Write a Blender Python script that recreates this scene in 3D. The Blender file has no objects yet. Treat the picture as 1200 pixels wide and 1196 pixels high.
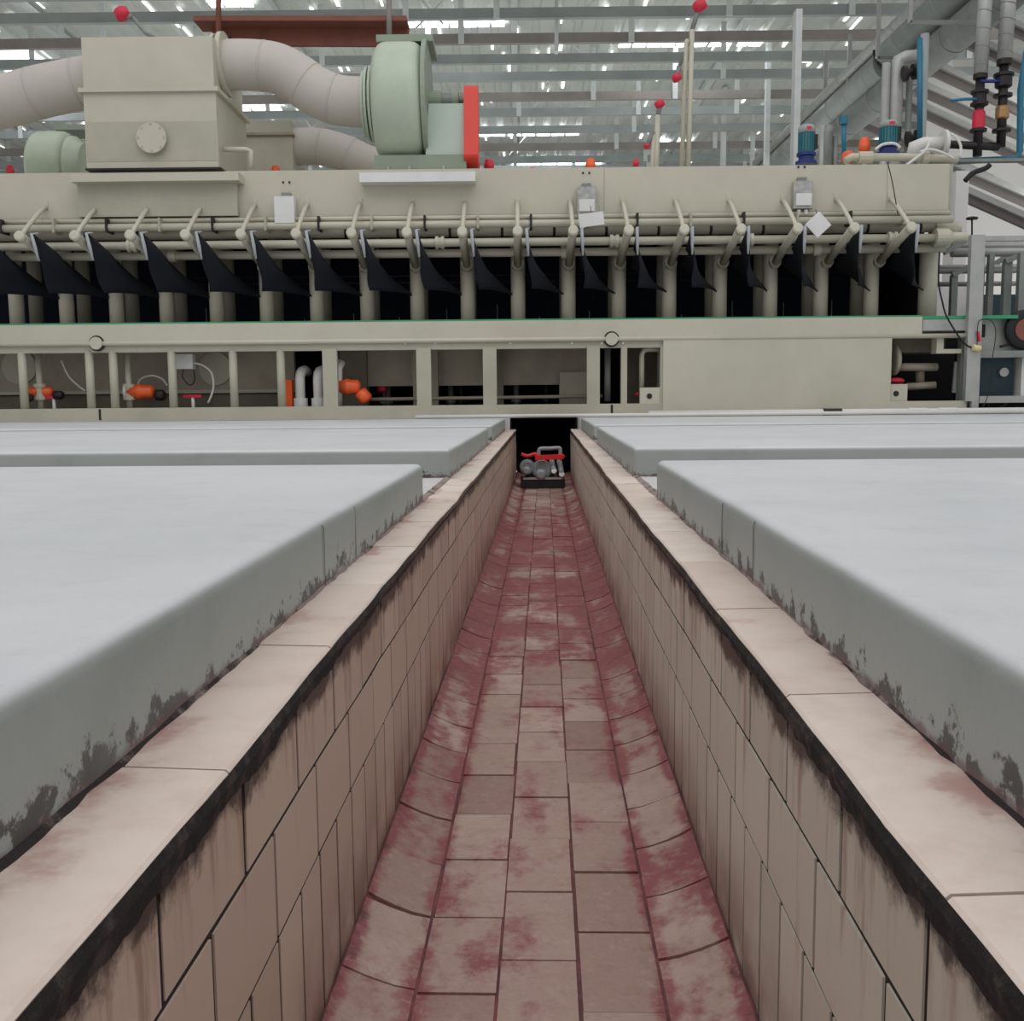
import bpy, bmesh, math, random
from mathutils import Vector, Matrix, Quaternion, noise
random.seed(7)
PI = math.pi
SC = bpy.context.scene
COL = SC.collection

# ------------------------------------------------------------------ camera
F = 1200.0
CAMP = Vector((0, 0, 0.353))
_a, _p, _r = -0.006, math.atan(133/1200), 0.009
_f = Vector((math.sin(_a)*math.cos(_p), math.cos(_a)*math.cos(_p), -math.sin(_p)))
_rt = _f.cross(Vector((0, 0, 1))).normalized()
_up = _rt.cross(_f)
RT = _rt*math.cos(_r) - _up*math.sin(_r)
UP = _up*math.cos(_r) + _rt*math.sin(_r)
FW = _f

def P(px, py, Y):
    """point of the vertical plane y=Y measured from the photograph"""
    d = FW*F + RT*(px-600) + UP*(598-py)
    return CAMP + d*(Y/d.y)
def PZ(px, py, Z):
    d = FW*F + RT*(px-600) + UP*(598-py)
    return CAMP + d*((Z-CAMP.z)/d.z)

cam = bpy.data.cameras.new('camera')
cam.sensor_width = 36; cam.lens = 36*F/1200; cam.clip_start = 0.02; cam.clip_end = 300
camo = bpy.data.objects.new('camera', cam)
M = Matrix((RT, UP, -FW)).transposed().to_4x4()
M.translation = CAMP
camo.matrix_world = M
COL.objects.link(camo)
SC.camera = camo

# ------------------------------------------------------------------ materials
def srgb(r, g, b):
    def c(v):
        v /= 255
        return v/12.92 if v <= .04045 else ((v+.055)/1.055)**2.4
    return (c(r), c(g), c(b), 1)

class NT:
    def __init__(s, name):
        s.m = bpy.data.materials.new(name); s.m.use_nodes = True
        s.t = s.m.node_tree; s.n = s.t.nodes; s.l = s.t.links
        s.b = s.n['Principled BSDF']
        s.tc = None
    def node(s, kind, **kw):
        n = s.n.new(kind)
        for k, v in kw.items(): setattr(n, k, v)
        return n
    def link(s, a, b): s.l.new(a, b)
    def coord(s, scale=(1, 1, 1), which='Object'):
        if s.tc is None: s.tc = s.node('ShaderNodeTexCoord')
        mp = s.node('ShaderNodeMapping'); mp.inputs['Scale'].default_value = scale
        s.link(s.tc.outputs[which], mp.inputs[0]); return mp.outputs[0]
    def noise(s, scale, detail=5, rough=.6, vec=(1, 1, 1), which='Object'):
        n = s.node('ShaderNodeTexNoise'); n.inputs['Scale'].default_value = scale
        n.inputs['Detail'].default_value = detail; n.inputs['Roughness'].default_value = rough
        s.link(s.coord(vec, which), n.inputs['Vector']); return n.outputs['Fac']
    def ramp(s, v, a, b, lo=0., hi=1.):
        n = s.node('ShaderNodeMapRange'); n.interpolation_type = 'SMOOTHSTEP'
        n.inputs['From Min'].default_value = a; n.inputs['From Max'].default_value = b
        n.inputs['To Min'].default_value = lo; n.inputs['To Max'].default_value = hi
        s.link(v, n.inputs['Value']); return n.outputs[0]
    def math(s, op, a, b=None):
        n = s.node('ShaderNodeMath'); n.operation = op
        for i, v in enumerate((a, b)):
            if v is None: continue
            if isinstance(v, (int, float)): n.inputs[i].default_value = v
            else: s.link(v, n.inputs[i])
        return n.outputs[0]
    def mix(s, fac, a, b, mode='MIX'):
        n = s.node('ShaderNodeMix'); n.data_type = 'RGBA'; n.blend_type = mode
        for sock, v in ((n.inputs[0], fac), (n.inputs[6], a), (n.inputs[7], b)):
            if isinstance(v, (int, float)): sock.default_value = v
            elif isinstance(v, tuple): sock.default_value = v
            else: s.link(v, sock)
        return n.outputs[2]
    def xyz(s):
        n = s.node('ShaderNodeSeparateXYZ'); s.link(s.coord(), n.inputs[0]); return n.outputs
    def bump(s, h, strength=.3, dist=.01):
        n = s.node('ShaderNodeBump'); n.inputs['Strength'].default_value = strength
        n.inputs['Distance'].default_value = dist
        s.link(h, n.inputs['Height']); s.link(n.outputs[0], s.b.inputs['Normal'])
    def out(s, col=None, rough=None, metal=0.):
        if col is not None:
            if isinstance(col, tuple): s.b.inputs['Base Color'].default_value = col
            else: s.link(col, s.b.inputs['Base Color'])
        if rough is not None:
            if isinstance(rough, (int, float)): s.b.inputs['Roughness'].default_value = rough
            else: s.link(rough, s.b.inputs['Roughness'])
        s.b.inputs['Metallic'].default_value = metal
        return s.m

def paint(name, rgb, rough=.5, metal=0., var=.12, scale=3., bump=.0):
    n = NT(name); c = srgb(*rgb)
    d = tuple(v*(1-var*2) for v in c[:3])+(1,)
    f = n.ramp(n.noise(scale, 6, .65), .3, .75)
    f2 = n.ramp(n.noise(scale*9, 3, .6), .45, .8, 0, .35)
    col = n.mix(f, c, d); col = n.mix(f2, col, d)
    if bump: n.bump(n.noise(scale*12, 4), bump, .004)
    return n.out(col, rough, metal)

def emis(name, rgb, s):
    n = NT(name); c = srgb(*rgb)
    n.b.inputs['Emission Color'].default_value = c
    n.b.inputs['Emission Strength'].default_value = s
    f = n.noise(2.0, 2)
    n.link(n.mix(f, c, (1, 1, 1, 1)), n.b.inputs['Emission Color'])
    return n.out(c, .6)

MAT = {}
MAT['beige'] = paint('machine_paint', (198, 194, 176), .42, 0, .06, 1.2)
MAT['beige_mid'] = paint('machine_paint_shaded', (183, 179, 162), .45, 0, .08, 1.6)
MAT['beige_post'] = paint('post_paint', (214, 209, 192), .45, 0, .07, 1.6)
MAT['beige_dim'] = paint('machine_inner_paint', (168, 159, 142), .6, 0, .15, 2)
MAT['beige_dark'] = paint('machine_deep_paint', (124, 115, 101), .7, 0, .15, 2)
MAT['duct'] = paint('duct_fabric_grey', (194, 187, 178), .55, 0, .05, 1.5)
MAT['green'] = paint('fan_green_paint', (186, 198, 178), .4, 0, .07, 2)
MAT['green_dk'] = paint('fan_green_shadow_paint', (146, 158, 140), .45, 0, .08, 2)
MAT['green_lt'] = paint('pedestal_green_paint', (186, 200, 188), .45, 0, .05, 2)
MAT['red'] = paint('guard_red_paint', (222, 62, 44), .4, 0, .05, 3)
MAT['pink'] = paint('valve_red_plastic', (214, 40, 66), .4, 0, .05, 8)
MAT['orange'] = paint('valve_orange_plastic', (240, 100, 48), .35, 0, .05, 6)
MAT['white'] = paint('white_plastic', (226, 226, 224), .4, 0, .05, 4)
MAT['glass'] = paint('lamp_glass_grey', (196, 196, 192), .12, .5, .2, 20)
MAT['galv'] = paint('galvanised_steel', (180, 181, 177), .42, .25, .10, 4)
MAT['galv_dk'] = paint('galvanised_steel_dull', (143, 147, 143), .5, .2, .14, 3)
MAT['steel'] = paint('grey_beam_paint', (166, 173, 172), .6, 0, .12, 1.0)
MAT['steel_lt'] = paint('pale_hanger_steel', (222, 226, 225), .55, 0, .08, 2)
MAT['brownbeam'] = paint('brown_grey_beam_paint', (156, 149, 144), .6, 0, .12, 1.0)
MAT['girder'] = paint('girder_brown_grey', (118, 111, 108), .6, 0, .1, 1.0)
MAT['rductm'] = paint('spiral_duct_steel', (166, 172, 170), .4, .25, .1, 2)
MAT['rust'] = paint('rust_brown_paint', (140, 84, 70), .7, 0, .15, 3)
MAT['black'] = paint('black_rubber', (22, 22, 26), .6, 0, .2, 10)
MAT['dark'] = paint('dark_iron', (48, 42, 44), .5, .3, .2, 8)
MAT['void'] = paint('interior_shade_black', (7, 8, 13), .9, 0, .3, 2)  # near-black colour in place of shade inside the machine and pit
MAT['brass'] = paint('brass_fitting', (178, 142, 96), .4, .5, .1, 20)
MAT['blue'] = paint('blue_pipe_paint', (38, 118, 150), .4, 0, .08, 4)
MAT['navy'] = paint('motor_navy_paint', (30, 50, 122), .4, 0, .1, 8)
MAT['teal'] = paint('motor_teal_paint', (50, 120, 130), .4, 0, .1, 8)
MAT['teal_dk'] = paint('dark_teal_paint', (30, 62, 72), .5, 0, .2, 6)
MAT['greenstrip'] = paint('green_strip_plastic', (60, 158, 112), .5, 0, .08, 5)
MAT['wall'] = paint('white_wall_plaster', (226, 224, 221), .8, 0, .03, .4)
MAT['wallw'] = paint('white_column_plaster', (232, 230, 228), .8, 0, .02, .5)
MAT['deck'] = paint('roof_sheet', (214, 217, 211), .55, 0, .08, .35)
MAT['sky'] = emis('skylight_panel', (238, 243, 255), 7.0)
MAT['glint'] = emis('roof_rib_glint', (246, 248, 246), 1.6)  # glow for painted glints on the roof sheet
MAT['pvc'] = paint('pale_pvc', (222, 221, 216), .35, 0, .04, 5)
MAT['greypump'] = paint('pump_grey_cast', (158, 162, 166), .45, .1, .12, 14)
MAT['pumpred'] = paint('pump_red_hose', (226, 38, 36), .4, 0, .05, 14)

# dark cloth
n = NT('navy_cloth')
w = n.noise(60, 3, .5, (1, 1, .15))
MAT['cloth'] = n.out(n.mix(w, (.0012, .0022, .007, 1), (.004, .006, .015, 1)), .95)
n.bump(n.noise(14, 3, .5, (1, 1, .3)), .5, .02)
n = NT('cloth_selvedge'); MAT['selv'] = n.out(n.mix(n.noise(20), srgb(200, 204, 210), srgb(160, 165, 175)), .9)
# back of the machine interior: shade painted navy-black, with faint vertical streaks
n = NT('interior_dark_back')
f = n.ramp(n.noise(9, 4, .6, (6, 1, .4)), .62, .8)
MAT['inner'] = n.out(n.mix(f, (.016, .021, .044, 1), (.07, .075, .10, 1)), .9)

# trench floor tiles (object coords are trench-aligned)
n = NT('trench_floor_tile')
at = n.node('ShaderNodeAttribute', attribute_name='tint')
X = n.xyz()
base = n.mix(at.outputs['Fac'], srgb(150, 118, 108), srgb(196, 172, 160))
base = n.mix(n.ramp(n.noise(14, 6, .7), .35, .7, 0, .5), base, srgb(160, 126, 114))
# red dye: strong along the coves, at mid distance, patchy elsewhere
ax = n.math('ABSOLUTE', n.math('ADD', X[0], 0.012))
edge = n.ramp(ax, .12, .2)
mid = n.math('MULTIPLY', n.ramp(X[1], 2.3, 4.2), n.ramp(X[1], 9.0, 6.5))
ns = n.noise(5.5, 7, .62, (1, .55, 1))
ns2 = n.noise(22, 5, .65)
k = n.math('ADD', n.math('ADD', n.math('MULTIPLY', ns, 1.0), n.math('MULTIPLY', ns2, .4)), n.math('MULTIPLY', edge, .05))
k = n.math('ADD', k, n.math('MULTIPLY', mid, .18))
ridge = n.ramp(n.math('ABSOLUTE', n.math('SUBTRACT', ax, .188)), .0, .035, .16, 0.)
k = n.math('ADD', k, ridge)
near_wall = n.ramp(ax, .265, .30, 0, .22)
k = n.math('ADD', k, near_wall)
m1 = n.ramp(k, .72, .92)
redc = n.mix(n.noise(9, 4), srgb(128, 46, 52), srgb(146, 58, 76))
col = n.mix(n.math('MULTIPLY', m1, .88), base, redc)
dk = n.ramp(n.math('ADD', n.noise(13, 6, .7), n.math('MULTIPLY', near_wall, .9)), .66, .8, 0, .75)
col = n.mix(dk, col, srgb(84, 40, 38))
rough = n.ramp(n.noise(4, 4), .35, .7, .28, .55)
col = n.mix(n.ramp(n.noise(55, 6, .75), .5, .72, 0, .45), col, srgb(196, 168, 158))
col = n.mix(n.ramp(n.noise(30, 6, .8), .52, .75, 0, .45), col, srgb(112, 62, 58))
n.bump(n.noise(40, 6, .7), .6, .005)
MAT['tfloor'] = n.out(col, rough)
n = NT('trench_mortar_red')
MAT['mortar'] = n.out(n.mix(n.ramp(n.noise(10, 5), .4, .65), srgb(88, 42, 42), srgb(126, 62, 62)), .6)
n.bump(n.noise(60, 5), .5, .004)

# trench wall tiles
n = NT('trench_wall_tile')
at = n.node('ShaderNodeAttribute', attribute_name='tint')
X = n.xyz()
base = n.mix(n.ramp(X[0], -.05, .05), n.mix(at.outputs['Fac'], srgb(188, 165, 150), srgb(204, 182, 166)), n.mix(at.outputs['Fac'], srgb(200, 192, 178), srgb(213, 206, 192)))
streak = n.noise(3.2, 6, .7, (1, 7, .7))
zt = n.ramp(X[2], -.22, -.02)
st = n.ramp(n.math('ADD', streak, n.math('MULTIPLY', zt, .10)), .56, .74, 0, .6)
col = n.mix(st, base, srgb(134, 92, 74))
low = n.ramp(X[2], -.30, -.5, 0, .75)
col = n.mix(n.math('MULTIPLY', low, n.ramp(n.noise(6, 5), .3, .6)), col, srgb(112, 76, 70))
g = n.math('ADD', X[2], n.math('MULTIPLY', n.noise(10, 7, .75, (1, 1, 1)), .13))
dk = n.ramp(g, -.004, .024)
col = n.mix(n.math('MULTIPLY', dk, .93), col, srgb(34, 28, 28))
n.bump(n.noise(50, 4), .15, .003)
MAT['twall'] = n.out(col, .38)
MAT['grout'] = paint('wall_grout_dark', (40, 30, 29), .85, 0, .2, 20)
n = NT('black_grime_band')
X = n.xyz()
gc = n.mix(n.ramp(n.noise(24, 6, .7), .45, .7), srgb(34, 29, 30), srgb(92, 78, 74))
gc = n.mix(n.ramp(n.math('ADD', n.math('MULTIPLY', X[1], .25), n.noise(5, 5)), .9, 1.5), gc, srgb(112, 84, 72))
MAT['grime'] = n.out(gc, .85)
n.bump(n.noise(70, 6, .8), 1., .01)

n = NT('sealing_bead_dirty')
X = n.xyz()
kk = n.math('ADD', n.noise(7, 6, .7), n.math('MULTIPLY', n.ramp(X[1], 1.9, .7), .22))
MAT['bead'] = n.out(n.mix(n.ramp(kk, .50, .66), srgb(158, 140, 134), srgb(52, 40, 42)), .85)
n.bump(n.noise(70, 6, .8), 1., .008)
# cap tiles
n = NT('kerb_cap_tile')
at = n.node('ShaderNodeAttribute', attribute_name='tint')
X = n.xyz()
base = n.mix(at.outputs['Fac'], srgb(214, 196, 184), srgb(230, 216, 205))
base = n.mix(n.ramp(n.noise(7, 6, .7), .4, .75, 0, .5), base, srgb(186, 162, 148))
ax = n.math('ABSOLUTE', n.math('ADD', X[0], 0.012))
r = n.math('ADD', n.noise(3.5, 6, .68), n.ramp(ax, .345, .40, 0, .12))
col = n.mix(n.ramp(r, .60, .74, 0, .6), base, srgb(168, 112, 104))
d2 = n.math('ADD', n.noise(20, 6, .7), n.ramp(ax, .385, .41, 0, .35))
col = n.mix(n.ramp(d2, .74, .92, 0, .85), col, srgb(84, 62, 60))
n.bump(n.noise(60, 4), .12, .002)
MAT['cap'] = n.out(col, .42)

# concrete plinths
n = NT('painted_concrete')
X = n.xyz()
f = n.noise(1.6, 7, .62)
base = n.mix(n.ramp(f, .3, .7), srgb(209, 209, 211), srgb(196, 199, 200))
base = n.mix(n.ramp(n.noise(9, 6, .7), .5, .8, 0, .35), base, srgb(168, 168, 164))
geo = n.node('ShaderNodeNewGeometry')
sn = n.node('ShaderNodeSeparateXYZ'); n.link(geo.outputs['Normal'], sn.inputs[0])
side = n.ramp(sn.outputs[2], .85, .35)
base = n.mix(n.math('MULTIPLY', side, .9), base, srgb(152, 158, 154))  # shade on the upright sides put into their colour
h = n.math('ADD', n.noise(16, 7, .72), n.ramp(X[2], .075, .004, 0, .22))
spots = n.math('MULTIPLY', n.ramp(h, .68, .745), side)
col = n.mix(n.math('MULTIPLY', spots, .85), base, srgb(46, 40, 40))
rd = n.math('ADD', n.noise(6, 6, .7), n.ramp(X[2], .03, .0, 0, .35))
col = n.mix(n.math('MULTIPLY', n.ramp(rd, .72, .9, 0, .8), side), col, srgb(110, 78, 76))
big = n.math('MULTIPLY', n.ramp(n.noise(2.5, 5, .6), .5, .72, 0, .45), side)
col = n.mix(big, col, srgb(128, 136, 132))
col = n.mix(n.ramp(n.noise(45, 6, .8), .55, .8, 0, .25), col, srgb(120, 124, 120))
n.bump(n.noise(30, 6, .7), .3, .004)
MAT['slab'] = n.out(col, .5)
MAT['ground'] = paint('pale_ground_screed', (204, 200, 198), .6, 0, .08, 2)

# ------------------------------------------------------------------ mesh builder
class MB:
    def __init__(s):
        s.bm = bmesh.new(); s.tl = s.bm.loops.layers.float_color.new('tint')
    def faces(s, vs, fs, tint=None, smooth=False):
        bv = [s.bm.verts.new(v) for v in vs]
        for f in fs:
            try: fc = s.bm.faces.new([bv[i] for i in f])
            except ValueError: continue
            fc.smooth = smooth
            if tint is not None:
                for lp in fc.loops: lp[s.tl] = (tint, tint, tint, 1)
        return s
    def box(s, x0, x1, y0, y1, z0, z1, tint=None, rot=None, piv=None):
        vs = [Vector((x, y, z)) for x in (x0, x1) for y in (y0, y1) for z in (z0, z1)]
        if rot is not None:
            pv = piv if piv is not None else Vector(((x0+x1)/2, (y0+y1)/2, (z0+z1)/2))
            vs = [rot @ (v-pv)+pv for v in vs]
        return s.faces(vs, [(0, 1, 3, 2), (4, 6, 7, 5), (0, 4, 5, 1), (2, 3, 7, 6), (0, 2, 6, 4), (1, 5, 7, 3)], tint)
    def bar(s, a, b, w, h, upv=(0, 0, 1)):
        """rectangular bar from a to b: w across, h along upv"""
        a = Vector(a); b = Vector(b); d = (b-a).normalized(); u = Vector(upv)
        if abs(d.dot(u)) > .98: u = Vector((0, 1, 0))
        r = d.cross(u).normalized(); u = r.cross(d)
        vs = [p+r*i*w/2+u*j*h/2 for p in (a, b) for i in (-1, 1) for j in (-1, 1)]
        return s.faces(vs, [(0, 1, 3, 2), (4, 6, 7, 5), (0, 4, 5, 1), (2, 3, 7, 6), (0, 2, 6, 4), (1, 5, 7, 3)])
    def tube(s, pts, r, seg=12, cap=True):
        pts = [Vector(p) for p in pts]; n = len(pts)
        rs = r if isinstance(r, (list, tuple)) else [r]*n
        rings = []; prev = None
        for i, p in enumerate(pts):
            t = (pts[min(i+1, n-1)]-pts[max(i-1, 0)])
            if t.length < 1e-9: t = Vector((0, 0, 1))
            t.normalize()
            if prev is None:
                u = Vector((0, 0, 1)) if abs(t.z) < .9 else Vector((1, 0, 0))
                u = (u-t*u.dot(t)).normalized()
            else:
                u = (prev-t*prev.dot(t)).normalized()
            prev = u; v = t.cross(u)
            rings.append([s.bm.verts.new(p+(u*math.cos(2*PI*k/seg)+v*math.sin(2*PI*k/seg))*rs[i]) for k in range(seg)])
        for a, b in zip(rings, rings[1:]):
            for k in range(seg):
                f = s.bm.faces.new((a[k], a[(k+1) % seg], b[(k+1) % seg], b[k])); f.smooth = True
        if cap:
            s.bm.faces.new(rings[0][::-1]); s.bm.faces.new(rings[-1])
        return s
    def lathe(s, prof, origin, axis, seg=24, smooth=True):
        """prof: list of (distance along axis, radius)"""
        o = Vector(origin); ax = Vector(axis).normalized()
        u = Vector((0, 0, 1)) if abs(ax.z) < .9 else Vector((1, 0, 0))
        u = (u-ax*u.dot(ax)).normalized(); v = ax.cross(u)
        rings = []
        for d, r in prof:
            rings.append([s.bm.verts.new(o+ax*d+(u*math.cos(2*PI*k/seg)+v*math.sin(2*PI*k/seg))*max(r, 1e-4)) for k in range(seg)])
        for (a, b) in zip(rings, rings[1:]):
            for k in range(seg):
                f = s.bm.faces.new((a[k], a[(k+1) % seg], b[(k+1) % seg], b[k])); f.smooth = smooth
        s.bm.faces.new(rings[0][::-1]); s.bm.faces.new(rings[-1])
        return s
    def prism(s, poly, v):
        """extrude planar polygon (3D points) by vector v"""
        n = len(poly); v = Vector(v); vs = [Vector(p) for p in poly]+[Vector(p)+v for p in poly]
        return s.faces(vs, [tuple(range(n))[::-1], tuple(range(n, 2*n))]+[(i, (i+1) % n, n+(i+1) % n, n+i) for i in range(n)])
    def sphere(s, c, r, sc=(1, 1, 1), seg=14):
        m = Matrix.Translation(Vector(c)) @ Matrix.Diagonal((r*sc[0], r*sc[1], r*sc[2], 1))
        g = bmesh.ops.create_uvsphere(s.bm, u_segments=seg, v_segments=seg//2+2, radius=1, matrix=m)
        for v in g['verts']:
            for f in v.link_faces: f.smooth = True
        return s
    def bevel(s, w, seg=1):
        es = [e for e in s.bm.edges if len(e.link_faces) == 2 and e.calc_face_angle(0) > .6]
        bmesh.ops.bevel(s.bm, geom=es, offset=w, segments=seg, affect='EDGES', clamp_overlap=True)
        return s
    def build(s, name, m, parent=None):
        bmesh.ops.recalc_face_normals(s.bm, faces=s.bm.faces[:])
        me = bpy.data.meshes.new(name); s.bm.to_mesh(me); s.bm.free()
        o = bpy.data.objects.new(name, me); COL.objects.link(o)
        me.materials.append(MAT[m] if isinstance(m, str) else m)
        if parent is not None:
            o.parent = parent
            # geometry is written in world space: keep it there
            o.matrix_parent_inverse = Matrix.Translation(-_wloc(parent))
        return o
def _wloc(o):
    return Vector(o.location) if o.type == 'EMPTY' else Vector((0, 0, 0))
def tag(o, label=None, cat=None, group=None, kind=None):
    if label: o['label'] = label
    if cat: o['category'] = cat
    if group: o['group'] = group
    if kind: o['kind'] = kind
    return o
def empty(name, loc, label, cat, group=None):
    o = bpy.data.objects.new(name, None); COL.objects.link(o); o.location = loc
    o.empty_display_size = .1
    return tag(o, label, cat, group)
def smooth(pts, n=6):
    """Catmull-Rom"""
    P_ = [pts[0]]+pts+[pts[-1]]; out = []
    for i in range(1, len(P_)-2):
        for j in range(n):
            s = j/n; p0, p1, p2, p3 = P_[i-1:i+3]
            out.append(.5*((2*p1)+(-p0+p2)*s+(2*p0-5*p1+4*p2-p3)*s*s+(-p0+3*p1-3*p2+p3)*s**3))
    out.append(pts[-1]); return out
ORD = ['first', 'second', 'third', 'fourth', 'fifth', 'sixth', 'seventh', 'eighth', 'ninth', 'tenth', 'eleventh', 'twelfth',
       'thirteenth', 'fourteenth', 'fifteenth', 'sixteenth', 'seventeenth', 'eighteenth', 'nineteenth']

# ------------------------------------------------------------------ the trench (local frame, turned by TH)
TH = 0.0262
def tr(o): o.rotation_euler.z = -TH; return o
XL, XR = -.312, .288
Y0, Y1 = -.6, 11.25
def wob(y, s): return .006*noise.noise(Vector((s*7.3, y*1.6, 0)))+.003*noise.noise(Vector((s*3.1, y*5.5, 2)))

ZF = -.535
mb = MB()
rows = [XL+.115, XL+.115+.123, XL+.115+.246, XR-.115]
for i in range(3):
    a, b = rows[i], rows[i+1]
    off = [.06, .155, .0][i]
    y = Y0+off
    while y < 11.6:
        L = .222+random.uniform(-.01, .01)
        g = .0026
        dz = random.uniform(-.002, .002)
        jx = random.uniform(-.002, .002)
        mb.box(a+g+jx, b-g+jx, y+g, y+L-g, ZF-.02, ZF+dz, random.random())
        y += L
for side in (0, 1):
    xi, xw = (rows[0], XL) if side == 0 else (rows[3], XR)
    y = Y0+.05*side
    while y < 11.6:
        L = .205+random.uniform(-.012, .012); g = .003; dz = random.uniform(-.0015, .0015)
        pr = [(xi+(xw-xi)*t, ZF+dz+.043*(t**1.5)) for t in (0.03, .3, .6, .8, .97)]
        tt = random.random()
        sk = random.uniform(-.008, .008)
        vs = []
        for yy in (y+g, y+L-g):
            for j, (x, z) in enumerate(pr): vs.append(Vector((x, yy+sk*j/4, z)))
            for j, (x, z) in enumerate(pr): vs.append(Vector((x, yy+sk*j/4, z-.03)))
        fs = []
        for j in range(4):
            fs += [(j, j+1, 11+j, 10+j), (5+j, 15+j, 16+j, 6+j)]
            fs += [(j, 5+j, 6+j, j+1), (10+j, 11+j, 16+j, 15+j)]
        fs += [(0, 10, 15, 5), (4, 9, 19, 14)]
        mb.faces(vs, fs, tt)
        y += L
mb.bevel(.0022)
tag(tr(mb.build('floor', 'tfloor')), 'red-stained brick tile floor of the drain trench', kind='structure')
mb = MB().box(XL-.02, XR+.02, Y0, 13.2, ZF-.06, ZF-.0035)
for side in (0, 1):
    xi, xw = (rows[0], XL) if side == 0 else (rows[3], XR)
    mb.prism([(xi, Y0, ZF-.02), (xw, Y0, ZF-.02), (xw, Y0, ZF+.040), (xi+(xw-xi)*.8, Y0, ZF+.0265), (xi+(xw-xi)*.6, Y0, ZF+.0155), (xi+(xw-xi)*.3, Y0, ZF+.0025), (xi, Y0, ZF-.0035)], (0, 12.4, 0))
tag(tr(mb.build('floor.001', 'mortar')), 'red mortar bed between the trench tiles', kind='structure')

def wall(side, name, label):
    x = XL if side == 0 else XR
    sg = -1 if side == 0 else 1      # outwards
    mb = MB()
    lev = [(-.03, -.1355, .228, .0), (-.1425, -.2665, .228, .114), (-.2735, -.515, .1135, .02)]
    for (zt, zb, L0, off) in lev:
        y = Y0+off-.03*side
        while y < Y1:
            L = L0*random.uniform(.97, 1.03); g = .0047
            d = random.uniform(0, .0012)
            w0, w1 = wob(y, side)*.5, wob(y+L, side)*.5
            xo = x+sg*.03
            vs = [Vector((x+sg*d+w0, y+g, zb)), Vector((x+sg*d+w0, y+g, zt)), Vector((x+sg*d+w1, y+L-g, zb)), Vector((x+sg*d+w1, y+L-g, zt)),
                  Vector((xo, y+g, zb)), Vector((xo, y+g, zt)), Vector((xo, y+L-g, zb)), Vector((xo, y+L-g, zt))]
            mb.faces(vs, [(0, 1, 3, 2), (4, 6, 7, 5), (0, 4, 5, 1), (2, 3, 7, 6), (0, 2, 6, 4), (1, 5, 7, 3)], random.random())
            y += L
    w = tag(tr(mb.build(name, 'twall')), label, kind='structure')
    mb = MB()
    a, b = sorted((x+sg*.0022, x+sg*.1))
    vs = []; fs = []; N = 400
    for i in range(N+1):
        y = Y0+(Y1+.05-Y0)*i/N; xx = x+sg*.0026+wob(y, side)*.5
        vs += [Vector((xx, y, -.012)), Vector((xx, y, -.56)), Vector((xx+sg*.08, y, -.56)), Vector((xx+sg*.08, y, -.012))]
    for i in range(N):
        for j in range(4): fs.append((4*i+j, 4*i+(j+1) % 4, 4*i+4+(j+1) % 4, 4*i+4+j))
    fs += [(0, 1, 2, 3), (4*N+3, 4*N+2, 4*N+1, 4*N)]
    mb.faces(vs, fs)
    g = tr(mb.build('wall_grout', 'grout')); g.rotation_euler.z = 0; g.parent = w
    # black uneven mortar band below the cap
    mb = MB(); N = 900; vs = []; fs = []
    for i in range(N+1):
        y = Y0+(Y1-Y0)*(i/N)**1.6
        o = wob(y, side)
        lo = -.038-.010*noise.noise(Vector((side*9, y*6, 1)))-.006*noise.noise(Vector((side, y*30, 5)))-.0025*noise.noise(Vector((side, y*90, 5)))
        fd = 1-.6*min(1, max(0, (y-.8)/2.2)); lo = -.014+(lo+.014)*fd
        xx = x+o*.8-sg*.0045
        vs += [Vector((xx, y, -.0035)), Vector((xx-sg*.003+.002*noise.noise(Vector((y*40, 1, 1))), y, -.014)), Vector((xx+sg*.0025, y, lo)), Vector((x+sg*.02, y, lo))]
    for i in range(N):
        for j in range(3):
            a = i*4+j; fs.append((a, a+1, a+5, a+4))
    mb.faces(vs, fs)
    g = mb.build('grime_band', 'grime'); g.parent = w
    return w
wall(0, 'wall_left', 'beige tiled left wall of the drain trench with a black mortar edge')
wall(1, 'wall_right', 'beige tiled right wall of the drain trench with a black mortar edge')

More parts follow.
